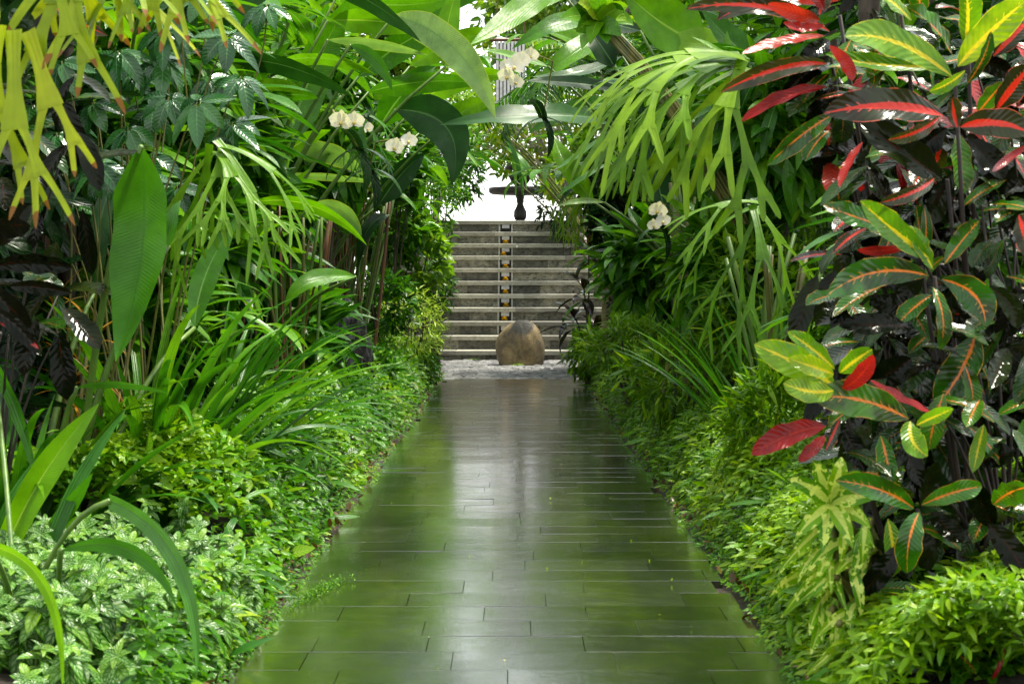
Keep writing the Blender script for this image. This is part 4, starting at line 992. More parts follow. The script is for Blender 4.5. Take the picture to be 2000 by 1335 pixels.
# yellow twiggy tree behind the fountain, pale bare branches
for (px, py, D, rp, lab) in [(350, 500, 7.6, 120, 'behind the hanging bright leaf'), (470, 430, 9.2, 110, 'between the limp fern and the bare stalks'), (520, 500, 12.4, 80, 'behind the black stone'), (620, 320, 11.6, 100, 'under the white orchids'),
      (420, 230, 9.0, 120, 'above the limp fern'), (250, 130, 7.6, 140, 'behind the umbrella tree'), (600, 160, 12.2, 110, 'high above the orchids'), (560, 660, 9.4, 80, 'low behind the strap leaves'), (220, 620, 6.6, 110, 'behind the strap leaves at the left edge'), (80, 330, 6.6, 130, 'at the left edge behind the yellow fern')]:
    sh(px, py, D, rp, rp, 420, T_LB, (.20, .36), 'ginger', 'bushy long leaved ginger ' + lab, 'ginger_bush', group='ginger bushes in the left bed', nst=5, shell=.2)
for (px, py, D, rp, lab) in [(1330, 250, 10.6, 120, 'behind the large staghorn fern'), (1430, 520, 8.6, 100, 'under the shaded fern'), (1280, 520, 11.6, 80, 'beside the slim stalks'), (1500, 250, 8.4, 130, 'behind the red croton')]:
    sh(px, py, D, rp, rp, 420, T_LB, (.20, .36), 'ginger', 'bushy long leaved ginger ' + lab, 'ginger_bush', group='ginger bushes in the right bed', nst=5, shell=.2)
def tree(name, label, x, y, trunk_h, crown, n, tm, size, mat, bark=S_BARK, group=None, nb=8, r0=.12, **k):
    t = thing(name, label, 'tree', (x, y, 0), group)
    c = np.array(crown[0], float); rad = np.array(crown[1], float)
    v = rng.normal(size=(n * 2, 3)); v /= np.linalg.norm(v, axis=1)[:, None]
    rr = k.get('shell', .35) + (1 - k.get('shell', .35)) * rng.random(n * 2) ** .6
    P = c + v * rad * (rr * (.75 + .45 * vnoise(v, 2.6, int(x * 10) + 77)))[:, None]
    keep = vnoise(P, 2.4 / max(.5, rad.max() * .5), int(y)) > k.get('gap', .38)
    P = P[keep][:n]; v = v[keep][:n]
    D = v * .5 + rdir(len(P), .1) * .7; D[:, 2] -= k.get('down', .2); N = rdir(len(P), 1.2, .6); S = rng.uniform(size[0], size[1], len(P)); va = np.clip(rng.normal(.5, .28, len(P)), 0, 1)
    m = MB(); w_ = rng.integers(0, len(tm), len(P))
    for j in range(len(tm)): s_ = w_ == j; bulk(m, tm[j], P[s_], D[s_], N[s_], S[s_], va[s_])
    m.build('crown', G[mat], t)
    m = MB(); top = Vector((x * .5 + c[0] * .5, y * .5 + c[1] * .5, trunk_h))
    m.tube(bez(Vector((x, y, 0)), Vector((x + U(-.2, .2), y, trunk_h * .5)), top, 10), list(np.linspace(r0, r0 * .6, 10)), 9)
    for _ in range(nb):
        e = Vector(tuple(P[rng.integers(0, len(P))])); mid = (top + e) / 2 + Vector((U(-.2, .2), U(-.2, .2), U(0, .3)))
        br = bez(top - Vector((0, 0, U(0, .3))), mid, e, 8); m.tube(br, list(np.linspace(r0 * .45, r0 * .08, 8)), 6)
        for _2 in range(3):
            q = br[rnd.randint(3, 6)]; m.tube([q, q + Vector((U(-.3, .3), U(-.3, .3), U(-.1, .35))), q + Vector((U(-.6, .6), U(-.6, .6), U(-.1, .6)))], [r0 * .14, r0 * .1, r0 * .04], 5)
    m.build('trunk', bark, t); return t
p = at(1060, 290, 27.5)
tree('frangipani_tree', 'yellow leaved tree with pale bare branches behind the fountain', 1.5, 27.5, 1.9 + .6, ((p.x, 27.5, p.z + .25), (1.5, 1.0, .85)), 2200, T_LA, (.12, .22), 'yellow', S_PALE, nb=34, r0=.09, gap=.25)
p = at(960, 270, 30)
tree('frangipani_tree', 'light green tree with pale twigs left of the fountain top', -1.6, 29, 3.0, ((p.x - .3, 29, p.z + .25), (1.4, .9, .75)), 1900, T_LA, (.12, .22), 'shrublime', S_PALE, nb=26, r0=.09, gap=.27)
BT = [(-9, 33, 6, 3.2, 3.4, 'shrub', 'broad green tree far back at the left'), (-5.2, 30, 5.2, 2.4, 2.6, 'shrublime', 'light green tree behind the left ginger clumps'),
      (-3.6, 36, 6.8, 2.3, 1.9, 'shrublime', 'lime green tree high above the left of the stairs'), 
      (1.9, 42, 8.0, 3.2, 1.9, 'shrublime', 'pale green tree high behind the hanging blind'),
      (4.4, 34, 6.4, 2.6, 2.7, 'shrublime', 'lime green tree above the right of the stairs'), (6.6, 31, 5.8, 2.8, 3.2, 'shrub', 'green tree behind the right ginger clumps'), (11, 36, 6, 3.6, 3.6, 'shrubdark', 'dark tree far back at the right'),
      (-6.4, 22, 4.6, 2.2, 2.9, 'shrubdark', 'dark tree beside the stairs at the left'), (6.2, 22, 4.6, 2.2, 2.9, 'shrubdark', 'dark tree beside the stairs at the right')]
for (x, y, zc, rx, rz, mt, lab) in BT:
    tree('garden_tree', lab, x, y, max(1., zc - rz * .4), ((x, y, zc), (rx, rx * .7, rz)), 3800, T_OV, (.20, .34), mt, group='trees beyond the stairs', nb=10, r0=.14, gap=.3)
# tall back hedging of the beds: big leaved shrubs, each its own
HB = [(-2.6, 6.0, 1.3, .9, 1.4, 'left bed nearest the camera'), (-3.2, 8.2, 1.8, 1.1, 2.0, 'left bed behind the hanging leaf'), (-3.8, 11.0, 2.2, 1.3, 2.5, 'left bed behind the tall ginger'), (-3.6, 14.2, 2.3, 1.4, 2.6, 'left bed abreast of the black stone'),
      (-3.4, 17.4, 2.2, 1.4, 2.5, 'left bed beside the steps'), (-3.6, 20.6, 2.6, 1.5, 2.8, 'left of the staircase top'),
      (2.7, 6.2, 1.3, .9, 1.4, 'right bed behind the croton'), (3.1, 8.4, 1.8, 1.1, 2.0, 'right bed behind the large staghorn'), (3.7, 11.2, 2.2, 1.3, 2.5, 'right bed behind the ginger arch'), (3.5, 14.4, 2.3, 1.3, 2.6, 'right bed abreast of the palm trunk'),
      (3.3, 17.6, 2.2, 1.3, 2.5, 'right bed beside the steps'), (3.6, 20.8, 2.6, 1.5, 2.8, 'right of the staircase top')]
for (x, y, zc, rx, rz, lab) in HB:
    shrub('broadleaf_hedge', 'tall broad leaved dark bush, ' + lab, 'bush', (x, y, zc), (rx, rx * 1.3, rz), 1300, T_LB, (.3, .5), 'shrub' if rnd.random() < .5 else 'shrubdark', 'tall bushes at the back of the beds', shell=.4, nst=9)

# ------------------------------------------------------------------ palms
def palm(label, x, y, H, fr, L, mat='shrublime', r=.08):
    t = thing('palm', label, 'palm', (x, y, 0)); m = MB()
    m.tube(bez(Vector((x, y, 0)), Vector((x + .05, y, H * .5)), Vector((x, y, H)), 14), [r * (1.1 if i % 2 else 1) for i in range(14)], 12); m.build('trunk', S_PALM, t)
    for j in range(fr):
        a = 2 * PI * j / fr + U(-.2, .2); m = MB()
        palm_frond(m, (x, y, H), (math.cos(a), math.sin(a), U(.3, 1.1)), L * U(.85, 1.1), U(1.1, 1.9), 30, L * .3, L * .026); m.build('frond', G[mat], t)
p = at(1186, 560, 15.2); palm('slim palm trunk ringed with scars, right of the stairs', p.x, 15.2, 2.9, 9, 1.5, 'shrub', .065)
palm('palm with bright fronds high behind the right of the stairs', 2.1, 25.5, 4.2, 12, 2.0, 'shrublime')
palm('palm with bright fronds behind the pale blind', 1.55, 34, 5.6, 12, 2.4, 'coverlime')

# ------------------------------------------------------------------ cordyline, black stone
def rosette(name, label, cat, root, heads, mat, L, W, n=14, group=None, stem=S_DARK, shape='lance', part='leaf', droop=(.5, 1.4)):
    t = thing(name, label, cat, root, group)
    for h in heads:
        h = Vector(h); m = MB(); m.tube(bez(Vector(root), Vector((root[0], root[1], h.z * .6)), h, 7), list(np.linspace(.012, .007, 7)), 6); m.build('stem', stem, t)
        for j in range(n):
            a = 2.4 * j; e = 1.1 - 1.5 * j / n
            m = MB(); leaf(m, h + Vector((0, 0, -.012 * j)), (math.cos(a) * math.cos(e), math.sin(a) * math.cos(e), math.sin(e)), (0, 0, 1), U(*L), U(*W), shape, droop=U(*droop), fold=.25, ripple=.03, n=12, nw=4)
            m.build(part, G[rnd.choice(mat)] if isinstance(mat, list) else G[mat], t)
    return t
rosette('cordyline', 'dark maroon leaved cordyline right of the steps', 'cordyline', W_(1150, 650, 15.8), [at(1140, 560, 15.8), at(1165, 640, 15.6), at(1120, 615, 16.), at(1150, 480, 16)], ['ti', 'ti', 'ti', 'shrub'], (.25, .4), (.06, .1), 13)
rosette('orange_leaved_plant', 'wispy plant with thin orange leaves at the left', 'plant', W_(140, 900, 5.6), [at(105, 590, 5.6), at(140, 720, 5.6), at(180, 640, 5.7)], 'orange', (.16, .28), (.006, .012), 14, stem=S_OLIVE)
# black wet carved stone, left
c = at(664, 600, 11.); c.z = 0
m = MB(); V = []; NU, NV = 64, 60
for i in range(NV + 1):
    t = i / NV; el = t * PI / 2
    for j in range(NU):
        a = 2 * PI * j / NU; dv = np.array([[math.cos(a) * math.cos(el), math.sin(a) * math.cos(el), math.sin(el)]])
        f = .72 + .42 * vnoise(dv, 3.2, 31)[0] + .22 * vnoise(dv, 8., 32)[0] + .08 * vnoise(dv, 19., 33)[0]
        V.append((c.x + .225 * f * math.cos(a) * math.cos(el) ** .55 - .06 * t, c.y + .22 * f * math.sin(a) * math.cos(el) ** .55, .86 * math.sin(el) ** 1.1 * (.85 + .2 * f)))
m.add(V, [(i * NU + j, i * NU + (j + 1) % NU, (i + 1) * NU + (j + 1) % NU, (i + 1) * NU + j) for i in range(NV) for j in range(NU)])
tag(m.build('garden_stone', M_ROCKD, loc=c), 'craggy black wet stone standing among the plants on the left', 'rock')

# ------------------------------------------------------------------ staghorn ferns
b = at(1450, 120, 6.1)
staghorn('staghorn_fern', 'large light green staghorn fern hanging from the mossy trunk on the right', b,
         [(-1, -.1, .30), (-1, -.3, .12), (-.9, .2, .02), (-.8, -.5, .1), (-.9, -.2, -.2), (-.6, -.4, -.4), (-.35, -.5, -.3), (-1, .2, .2), (-.7, -.3, .25), (-.5, .2, -.1), (-.95, -.1, .4), (-.3, -.3, -.7)], .062, .25, 3, 2.3, 'stag', wmin=.034)
staghorn('staghorn_fern', 'yellow staghorn fern with brown tips hanging in the top left corner', at(120, -150, 3.3),
         [(-.5, -.2, -.4), (.1, -.3, -1), (.55, -.3, -.7), (.95, 0, -.5), (-.2, -.4, -.9), (.3, .2, -.9), (1., -.2, -.2)], .046, .15, 2, 3.0, 'stagyel', wmin=.017, shield=.10)
staghorn('staghorn_fern', 'staghorn fern with long yellow green straps hanging at the left edge', at(20, 30, 3.2),
         [(.1, -.3, -1), (.4, -.3, -.8), (-.1, .1, -.7)], .04, .16, 2, 3.0, 'stagyel', wmin=.016, shield=.10)
staghorn('staghorn_fern', 'yellow staghorn fern with short forked fronds along the top edge left of the umbrella tree', at(300, -190, 3.35),
         [(-.5, -.2, -.7), (.1, -.3, -1), (.5, -.3, -.7), (.3, .2, -.9)], .04, .13, 2, 3.0, 'stagyel', wmin=.016, shield=.10)
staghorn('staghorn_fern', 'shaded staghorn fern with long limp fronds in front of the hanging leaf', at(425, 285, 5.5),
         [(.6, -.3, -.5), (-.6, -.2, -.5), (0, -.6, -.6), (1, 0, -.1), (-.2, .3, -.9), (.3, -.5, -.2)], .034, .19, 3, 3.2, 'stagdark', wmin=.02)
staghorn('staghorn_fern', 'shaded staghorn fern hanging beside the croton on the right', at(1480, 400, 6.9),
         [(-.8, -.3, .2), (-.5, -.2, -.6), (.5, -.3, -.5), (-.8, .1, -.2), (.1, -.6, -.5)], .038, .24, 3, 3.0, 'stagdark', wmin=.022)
staghorn('staghorn_fern', 'small finely forked staghorn fern hanging near the top of the stairs', at(1135, 385, 14.6),
         [(-1, 0, .1), (-.8, -.3, -.2), (-.5, -.5, -.1), (-1, .2, -.2), (-.3, -.3, -.8), (.2, -.3, -.6), (-.7, -.2, .3), (-.6, -.4, -.6)], .04, .17, 3, 5., 'stag', wmin=.014)
staghorn('staghorn_fern', 'small grey green staghorn fern between the orchids', at(715, 230, 9.3),
         [(.3, -.3, -.4), (-.3, -.3, -.6), (.2, -.2, -.9), (.6, 0, -.2), (-.1, -.3, -1)], .025, .12, 3, 6., 'strapgrey', wmin=.008)
# trunks that carry the ferns
def post_tree(label, x, y, H, r, mat=S_BARK):
    t = thing('mossy_trunk', label, 'tree', (x, y, 0), None); m = MB()
    m.tube(bez(Vector((x, y, 0)), Vector((x + .06, y, H * .5)), Vector((x, y, H)), 16), [r * (1.25 - .3 * i / 15 + .05 * math.sin(i * 2)) for i in range(16)], 14); m.build('trunk', mat, t)
    n = 900; a = rng.uniform(0, 6.28, n); z = rng.uniform(.1, H, n); P = np.stack([x + np.cos(a) * r * 1.1, y + np.sin(a) * r * 1.1, z], 1)
    m = MB(); bulk(m, T_SM[0], P, np.stack([np.cos(a), np.sin(a), -rng.random(n)], 1), rdir(n, 1), rng.uniform(.015, .05, n), rng.random(n)); m.build('moss', G['shrubdark'], t)
    for _ in range(6):
        e = Vector((x + U(-1, 1), y + U(-1, 1), H + U(.3, 1.2))); m = MB(); m.tube(bez(Vector((x, y, H - .1)), Vector((x, y, H + .3)), e, 7), list(np.linspace(r * .6, r * .15, 7)), 7); m.build('branch', mat, t)
post_tree('mossy trunk carrying the large staghorn fern at right', 1.38, 6.4, 3.2, .04)
post_tree('slim dark trunk at left carrying the limp staghorn fern', -1.75, 6.3, 2.9, .02)
post_tree('slim dark trunk at right far behind the croton', 1.95, 7.6, 3.0, .022)
post_tree('slim trunk carrying the small fern near the stairs', at(1205, 400, 14.7).x, 14.9, 3.2, .05)

# ------------------------------------------------------------------ orchids
def flower_mesh(s=.045):
    m = MB()
    for a, L_, W_2, dz in ((PI / 2, 1., .75, 0), (PI / 2 + 2.1, 1., .68, 0), (PI / 2 - 2.1, 1., .68, 0), (.12, 1.05, 1.25, -.004), (PI - .12, 1.05, 1.25, -.004)):
        leaf(m, (0, dz, 0), (math.cos(a), -.15, math.sin(a)), (0, -1, 0), s * L_, s * W_2, 'ovate', droop=-.35, fold=.1, n=7, nw=4, ripple=.03)
    return m
FM = None; LM = None
def orchid(label, root, path, flowers):
    global FM, LM
    t = thing('orchid', label, 'orchid', root)
    m = MB(); m.tube([at(*q) for q in path], .004, 5); m.build('stem', S_OLIVE, t)
    for j in range(4):
        a = j * 1.7; m = MB(); leaf(m, at(*path[0]), (math.cos(a), -.3, math.sin(a) * .5), (0, 0, 1), .2, .06, 'strap', droop=1.2, n=9); m.build('leaf', G['shrubdark'], t)
    for (px, py, D, sc, yaw) in flowers:
        if FM is None:
            FM = flower_mesh(); o = FM.build('flower', G['petal']); FM = o.data; o.parent = t
            lm = MB(); lm.lathe(0, 0, [(0, -.004), (.006, 0), (.008, .006), (.003, .012), (0, .013)], 10); l = lm.build('lip', M_LIP); LM = l.data; l.parent = o
        else:
            o = bpy.data.objects.new('flower', FM); COL.objects.link(o); o.parent = t
            l = bpy.data.objects.new('lip', LM); COL.objects.link(l); l.parent = o
        l.location = (0, -.004, -.008); l.rotation_euler = (PI / 2, 0, 0)
        o.location = at(px, py, D) - Vector(root); o.scale = (sc * .78,) * 3; o.rotation_euler = (U(-.2, .2), U(-.25, .25), yaw)
r_ = at(700, 290, 6.40)
orchid('white orchid spray with a wide open bloom left of the dark hanging leaf', r_, [(700, 290, 6.40), (650, 215, 6.30), (660, 240, 6.20), (676, 236, 6.15)], [(668, 236, 6.10, 1.35, -.3), (690, 236, 6.12, 1.2, .4), (716, 250, 6.30, .8, .9)])
r_ = at(720, 330, 6.60)
orchid('pair of white orchid blooms beside the dark hanging leaf', r_, [(720, 330, 6.60), (735, 278, 6.50), (770, 272, 6.40), (790, 275, 6.40)], [(772, 287, 6.30, 1.15, -.1), (797, 275, 6.35, 1.05, .35)])
r_ = at(1060, 230, 7.40)
orchid('large cluster of white orchids hanging high over the middle of the path', r_, [(1060, 230, 7.40), (1080, 120, 7.30), (1030, 100, 7.20), (985, 150, 7.20)], [(992, 148, 7.10, 1.3, -.4), (1003, 130, 7.12, 1.4, .3), (1018, 118, 7.15, 1.3, 0), (1006, 160, 7.15, 1.1, .5), (1034, 108, 7.20, 1.2, .4), (988, 128, 7.20, 1., .2)])
r_ = at(1290, 440, 8.00)
orchid('white orchid hidden behind the hanging staghorn fronds at right', r_, [(1290, 440, 8.00), (1300, 400, 8.00), (1285, 395, 7.90)], [(1284, 410, 7.60, 1.4, .1), (1293, 432, 7.60, 1.2, .3), (1276, 440, 7.65, 1., .1)])

# ------------------------------------------------------------------ umbrella tree, upper left
t = thing('umbrella_tree', 'blue green umbrella tree with glossy fingered leaves at the upper left', 'tree', W_(250, 500, 5.9))
root = Vector(t.location); sm = MB()
for (px, py, D) in [(U(0, 520), U(-60, 380), U(5.6, 6.4)) for _ in range(20)] + [(385, 200, 5.3), (330, 190, 5.5), (445, 70, 5.3), (470, 150, 5.6), (190, 320, 5.4), (250, 250, 5.6), (110, 260, 5.5), (320, 60, 5.7), (400, -10, 5.6), (230, 100, 5.7), (120, 120, 5.6), (60, 200, 5.8), (455, 240, 5.9), (180, 200, 5.8), (290, 350, 5.9), (30, 60, 5.8), (280, -20, 5.8), (140, 400, 6.), (520, 10, 6)]:
    c = at(px, py, D); m = MB(); kf = rnd.randint(6, 8)
    ax = Vector((U(-.4, .4), -.6, U(.5, 1))).normalized(); sid = ax.cross(Vector((1, 0, .1))).normalized(); sid2 = ax.cross(sid)
    for j in range(kf):
        a = 2 * PI * j / kf; d = (sid * math.cos(a) + sid2 * math.sin(a) + Vector((0, 0, -.35))).normalized()
        leaf(m, c + d * .012, d, ax, U(.10, .17), U(.042, .062), 'ovate', droop=U(.2, 1.3), twist=U(-.5, .5), fold=.25, n=9, nw=4)
    m.build('leaf_cluster', G['blue'], t); mid = Vector((root.x * .5 + c.x * .5, c.y + .2, c.z * .8))
    if py > 60: sm.tube(bez(root + Vector((U(-.35, .2), U(-.2, .3), 0)), mid, c, 9), list(np.linspace(.006, .002, 9)), 6)
    else: sm.tube(bez(c + Vector((U(-.1, .1), .1, -.35)), c + Vector((0, .06, -.15)), c, 6), .003, 5)
sm.build('stem', S_OLIVE, t)

# ------------------------------------------------------------------ crotons
def croton(label, root, heads, leaves, fill=None, group=None, rise=.35):
    t = thing('croton', label, 'croton', root, group)
    for (px, py, D) in heads:
        h = at(px, py, D); m = MB(); m.tube(bez(Vector(root), Vector((root[0] * .6 + h.x * .4, root[1], h.z * rise)), h, 9), list(np.linspace(.010, .005, 9)), 7); m.build('stem', S_DARK, t)
    for sp_ in leaves:
        m, p0, mat = hero_leaf(sp_); m.build('leaf', G[mat], t)
    return t
def lf(bx, by, tx, ty, W, mat, bow=(0, -8), D=3.8, tilt=None, tip=-.05, **o):
    W *= .88
    return ((bx, by, D), (tx, ty, D + tip + U(-.05, .05)), W, bow, U(-.8, .8) if tilt is None else tilt + U(-.2, .2), 'croton', mat, dict(dict(n=18, nw=8, ripple=U(.05, .11), rf=U(4, 8), fold=U(.1, .5)), **o))
croton('croton with red ribbed leaves jutting left at the top right', (1.25, 4.5, 0), [(1620, 95, 4.1), (1640, 30, 4.2)], [
    lf(1620, 62, 1340, 18, 50, 'cro_red', (0, -18), 4.0, .3), lf(1610, 70, 1450, 105, 28, 'cro_allred', (0, -10), 4.0), lf(1615, 125, 1408, 180, 46, 'cro_red', (0, -12), 4.),
    lf(1615, 170, 1448, 238, 38, 'cro_allred', (0, -12), 4.05, .8), lf(1600, 10, 1400, 40, 60, 'cro_red', (0, -25), 4.1, .4), lf(1600, 40, 1500, 8, 34, 'cro_allred', (0, 6)), lf(1610, 50, 1530, 45, 26, 'cro_allred', (0, 6)),
    lf(1620, 90, 1665, 158, 30, 'cro_allred', (10, 0)), lf(1610, 20, 1560, -50, 40, 'cro_allred', (0, 0)), lf(1640, 30, 1700, -40, 40, 'cro_dark', (0, 0)), lf(1620, 80, 1560, 120, 40, 'cro_dark', (0, 0), 4.1),
    lf(1620, 110, 1520, 200, 60, 'cro_dark', (-10, 0), 4.15), lf(1640, 150, 1580, 260, 70, 'cro_dark', (-5, 0), 4.2), lf(1625, 225, 1498, 323, 50, 'cro_green', (0, -8), 4.0), lf(1600, 30, 1620, -40, 40, 'cro_red', (0, 0)),
    lf(1650, 220, 1590, 350, 60, 'cro_dark', (-10, 0), 4.2), lf(1640, 0, 1560, 5, 36, 'cro_allred', (0, -8), 4.05)])
croton('croton with lime and yellow leaves at the very top right', (1.35, 4.35, 0), [(1865, 150, 3.9), (1890, 60, 4.0), (1760, 30, 4.1)], [
    lf(1860, 150, 1650, 72, 84, 'cro_lime', (0, -32), 3.85, .1, var=.4), lf(1840, 130, 1612, 106, 48, 'cro_lime', (0, 4), 3.9, .6), lf(1870, 130, 2012, -5, 76, 'cro_lime', (0, -5), 3.85, -.2),
    lf(1885, 90, 1884, -50, 64, 'cro_lime', (4, 0), 3.95, .1), lf(1888, 165, 1935, 62, 34, 'cro_green', (6, 0), 3.8), lf(1885, 138, 1815, 178, 32, 'cro_lime', (0, 6), 3.75), lf(1780, 40, 1680, -30, 60, 'cro_lime', (0, -10), 4.1),
    lf(1800, 30, 1790, -50, 50, 'cro_green', (0, 0), 4.1), lf(1940, 110, 2020, 30, 60, 'cro_red', (0, -5), 3.95), lf(1950, 60, 2030, -40, 60, 'cro_lime', (0, -5), 4.0), lf(1900, 120, 1980, 150, 50, 'cro_dark', (0, -10), 4.), lf(1860, 110, 1760, 10, 60, 'cro_green', (0, -8), 4.1), lf(1830, 100, 1740, 120, 46, 'cro_dark', (0, 8), 4.1)])
croton('croton with dark leaves boldly ribbed in red at the middle right edge', (1.3, 4.15, 0), [(1870, 245, 3.8), (1850, 350, 3.9)], [
    lf(1842, 226, 1608, 222, 88, 'cro_red', (0, -14), 3.7, .15), lf(1835, 228, 1735, 273, 38, 'cro_red', (0, 8), 3.65), lf(1875, 248, 2015, 262, 70, 'cro_red', (0, -14), 3.7, .2), lf(1945, 215, 2015, 130, 70, 'cro_red', (0, -8), 3.8, .1),
    lf(1840, 350, 1680, 240, 88, 'cro_dark', (-4, 6), 3.85, .3), lf(1825, 348, 1718, 396, 36, 'cro_red', (0, 6), 3.75), lf(1685, 278, 1640, 366, 26, 'cro_allred', (-4, 0), 3.9), lf(1870, 250, 1860, 190, 40, 'cro_red', (0, 0), 3.75),
    lf(2010, 282, 1938, 335, 18, 'cro_allred', (0, 0), 3.8), lf(1850, 250, 1770, 330, 70, 'cro_dark', (-10, 0), 3.9), lf(1870, 260, 1880, 380, 60, 'cro_green', (0, 0), 3.9), lf(1890, 270, 1960, 350, 60, 'cro_dark', (6, 0), 3.9), lf(1860, 340, 1800, 440, 70, 'cro_dark', (0, 0), 3.95),
    lf(1900, 380, 1990, 350, 60, 'cro_dark', (0, -8), 3.9), lf(1910, 220, 1960, 160, 46, 'cro_green', (0, 0), 3.85), lf(1990, 420, 2010, 500, 46, 'cro_red', (0, 0), 3.75), lf(1760, 280, 1700, 200, 50, 'cro_dark', (0, 0), 3.95)])
croton('croton with glossy green leaves and orange ribs in the middle of the right side', (1.2, 4.0, 0), [(1825, 540, 3.8), (1800, 520, 3.9), (1860, 620, 3.9)], [
    lf(1815, 505, 1680, 392, 66, 'cro_lime', (0, 0), 3.7, .2, var=.0), lf(1822, 525, 1775, 440, 44, 'cro_lime', (-4, 0), 3.72, var=.1), lf(1845, 515, 1913, 430, 50, 'cro_green', (4, -4), 3.75), lf(1812, 538, 1613, 578, 74, 'cro_green', (0, -26), 3.7, .1),
    lf(1745, 448, 1608, 400, 56, 'cro_green', (-4, 4), 3.85, .5), lf(1840, 545, 1925, 636, 80, 'cro_green', (24, -14), 3.7, .1), lf(1720, 560, 1628, 618, 40, 'cro_green', (0, -4), 3.8, .7), lf(1822, 560, 1836, 682, 40, 'cro_green', (6, 0), 3.8),
    lf(1780, 640, 1638, 636, 58, 'cro_dark', (0, -4), 3.8, .3), lf(1930, 560, 1988, 642, 48, 'cro_dark', (10, -6), 3.8, .2), lf(1905, 655, 1828, 795, 96, 'cro_green', (8, 0), 3.85, .2, var=.0), lf(1968, 680, 1935, 758, 58, 'cro_dark', (0, 0), 3.75, .1), lf(1800, 500, 1760, 600, 60, 'cro_dark', (-6, 6), 3.95),
    lf(1760, 420, 1700, 330, 50, 'cro_dark', (0, 0), 3.95), lf(1790, 600, 1700, 590, 50, 'cro_dark', (0, 0), 3.9), lf(1770, 482, 1675, 488, 22, 'cro_allred', (0, 4), 3.8), lf(1800, 470, 1790, 400, 46, 'cro_green', (0, 0), 3.9), lf(1860, 600, 1900, 700, 60, 'cro_dark', (8, 0), 3.9), lf(1990, 560, 1950, 660, 70, 'cro_dark', (0, 0), 3.9)])
croton('croton with lime leaves and one deep red leaf low on the right', (1.05, 4.0, 0), [(1635, 745, 3.8), (1800, 820, 3.8), (1660, 830, 3.9)], [
    lf(1632, 755, 1473, 672, 74, 'cro_lime', (0, -4), 3.65, .1, var=.55), lf(1630, 720, 1538, 648, 44, 'cro_lime', (0, -4), 3.72, .4, var=.4), lf(1628, 730, 1540, 700, 46, 'cro_lime', (0, 0), 3.6, .3, var=1.), lf(1628, 762, 1530, 748, 56, 'cro_lime', (0, 8), 3.58, .2, var=.7),
    lf(1640, 728, 1704, 682, 54, 'cro_lime', (0, -4), 3.7, .1, var=.0), lf(1645, 758, 1705, 692, 40, 'cro_allred', (4, 8), 3.6), lf(1775, 818, 1586, 775, 84, 'cro_green', (0, -16), 3.65, .1, var=.9), lf(1818, 804, 1700, 742, 26, 'cro_allred', (0, 4), 3.68),
    lf(1778, 822, 1812, 890, 56, 'cro_lime', (-14, 4), 3.6, .2, var=.2), lf(1790, 830, 1862, 798, 34, 'cro_lime', (0, 0), 3.62, var=.2), lf(1640, 818, 1612, 880, 32, 'cro_red', (0, 0), 3.7), lf(1612, 832, 1468, 888, 60, 'cro_allred', (0, -10), 3.6, .3, var=0.),
    lf(1650, 840, 1690, 920, 56, 'cro_dark', (0, 0), 3.8), lf(1700, 830, 1640, 900, 60, 'cro_dark', (0, 0), 3.9), lf(1720, 850, 1740, 950, 50, 'cro_green', (0, 0), 3.75), lf(1610, 850, 1560, 900, 30, 'cro_allred', (0, 0), 3.75), lf(1680, 760, 1780, 700, 70, 'cro_dark', (0, 0), 3.9), lf(1760, 860, 1800, 950, 46, 'cro_dark', (0, 0), 3.8)])
croton('croton with dark silvery leaves at the lower right edge', (1.2, 4.1, 0), [(1792, 995, 3.8), (1930, 1040, 3.85), (1980, 1130, 3.8)], [
    lf(1785, 992, 1632, 938, 62, 'cro_green', (0, -14), 3.7, .1, var=.5), lf(1800, 985, 1918, 950, 48, 'cro_green', (0, -10), 3.7, var=.8), lf(1795, 1000, 1772, 1118, 62, 'cro_green', (-14, -8), 3.65, .1, var=.2), lf(1940, 985, 2015, 950, 76, 'cro_green', (0, -6), 3.7, .2),
    lf(1762, 1062, 1680, 1162, 54, 'cro_dark', (-4, 0), 3.8), lf(1930, 1022, 2008, 1135, 62, 'cro_dark', (6, -6), 3.68, .1), lf(1925, 1122, 1885, 1252, 66, 'cro_dark', (-12, -6), 3.66, .1), lf(1985, 1128, 1972, 1272, 74, 'cro_green', (0, -6), 3.62, .1, var=0.),
    lf(1962, 1262, 1938, 1325, 9, 'cro_allred', (0, 0), 3.6), lf(1820, 1000, 1880, 1060, 56, 'cro_dark', (0, 0), 3.85), lf(1800, 990, 1830, 900, 50, 'cro_dark', (0, 0), 3.85), lf(1940, 1030, 1900, 940, 60, 'cro_dark', (0, 0), 3.85), lf(1960, 1060, 1990, 1180, 60, 'cro_dark', (0, 0), 3.85), lf(1910, 900, 1980, 880, 60, 'cro_dark', (0, 0), 3.85)])
def dark_mass(label, boxes, root, n, mats=('cro_dark', 'cro_dark', 'cro_deep'), size=(.14, .23)):  # dark leaves coloured near black to stand for shade inside the crotons
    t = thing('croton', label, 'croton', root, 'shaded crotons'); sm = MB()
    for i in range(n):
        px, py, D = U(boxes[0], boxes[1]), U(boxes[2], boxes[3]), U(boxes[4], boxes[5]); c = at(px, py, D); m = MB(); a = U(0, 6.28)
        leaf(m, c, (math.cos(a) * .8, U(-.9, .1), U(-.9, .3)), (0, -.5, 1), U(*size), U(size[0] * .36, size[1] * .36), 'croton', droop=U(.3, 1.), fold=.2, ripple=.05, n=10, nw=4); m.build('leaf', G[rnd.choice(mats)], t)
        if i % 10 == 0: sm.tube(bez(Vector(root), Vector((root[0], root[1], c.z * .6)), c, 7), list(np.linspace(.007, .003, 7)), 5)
    sm.build('stem', S_DARK, t)
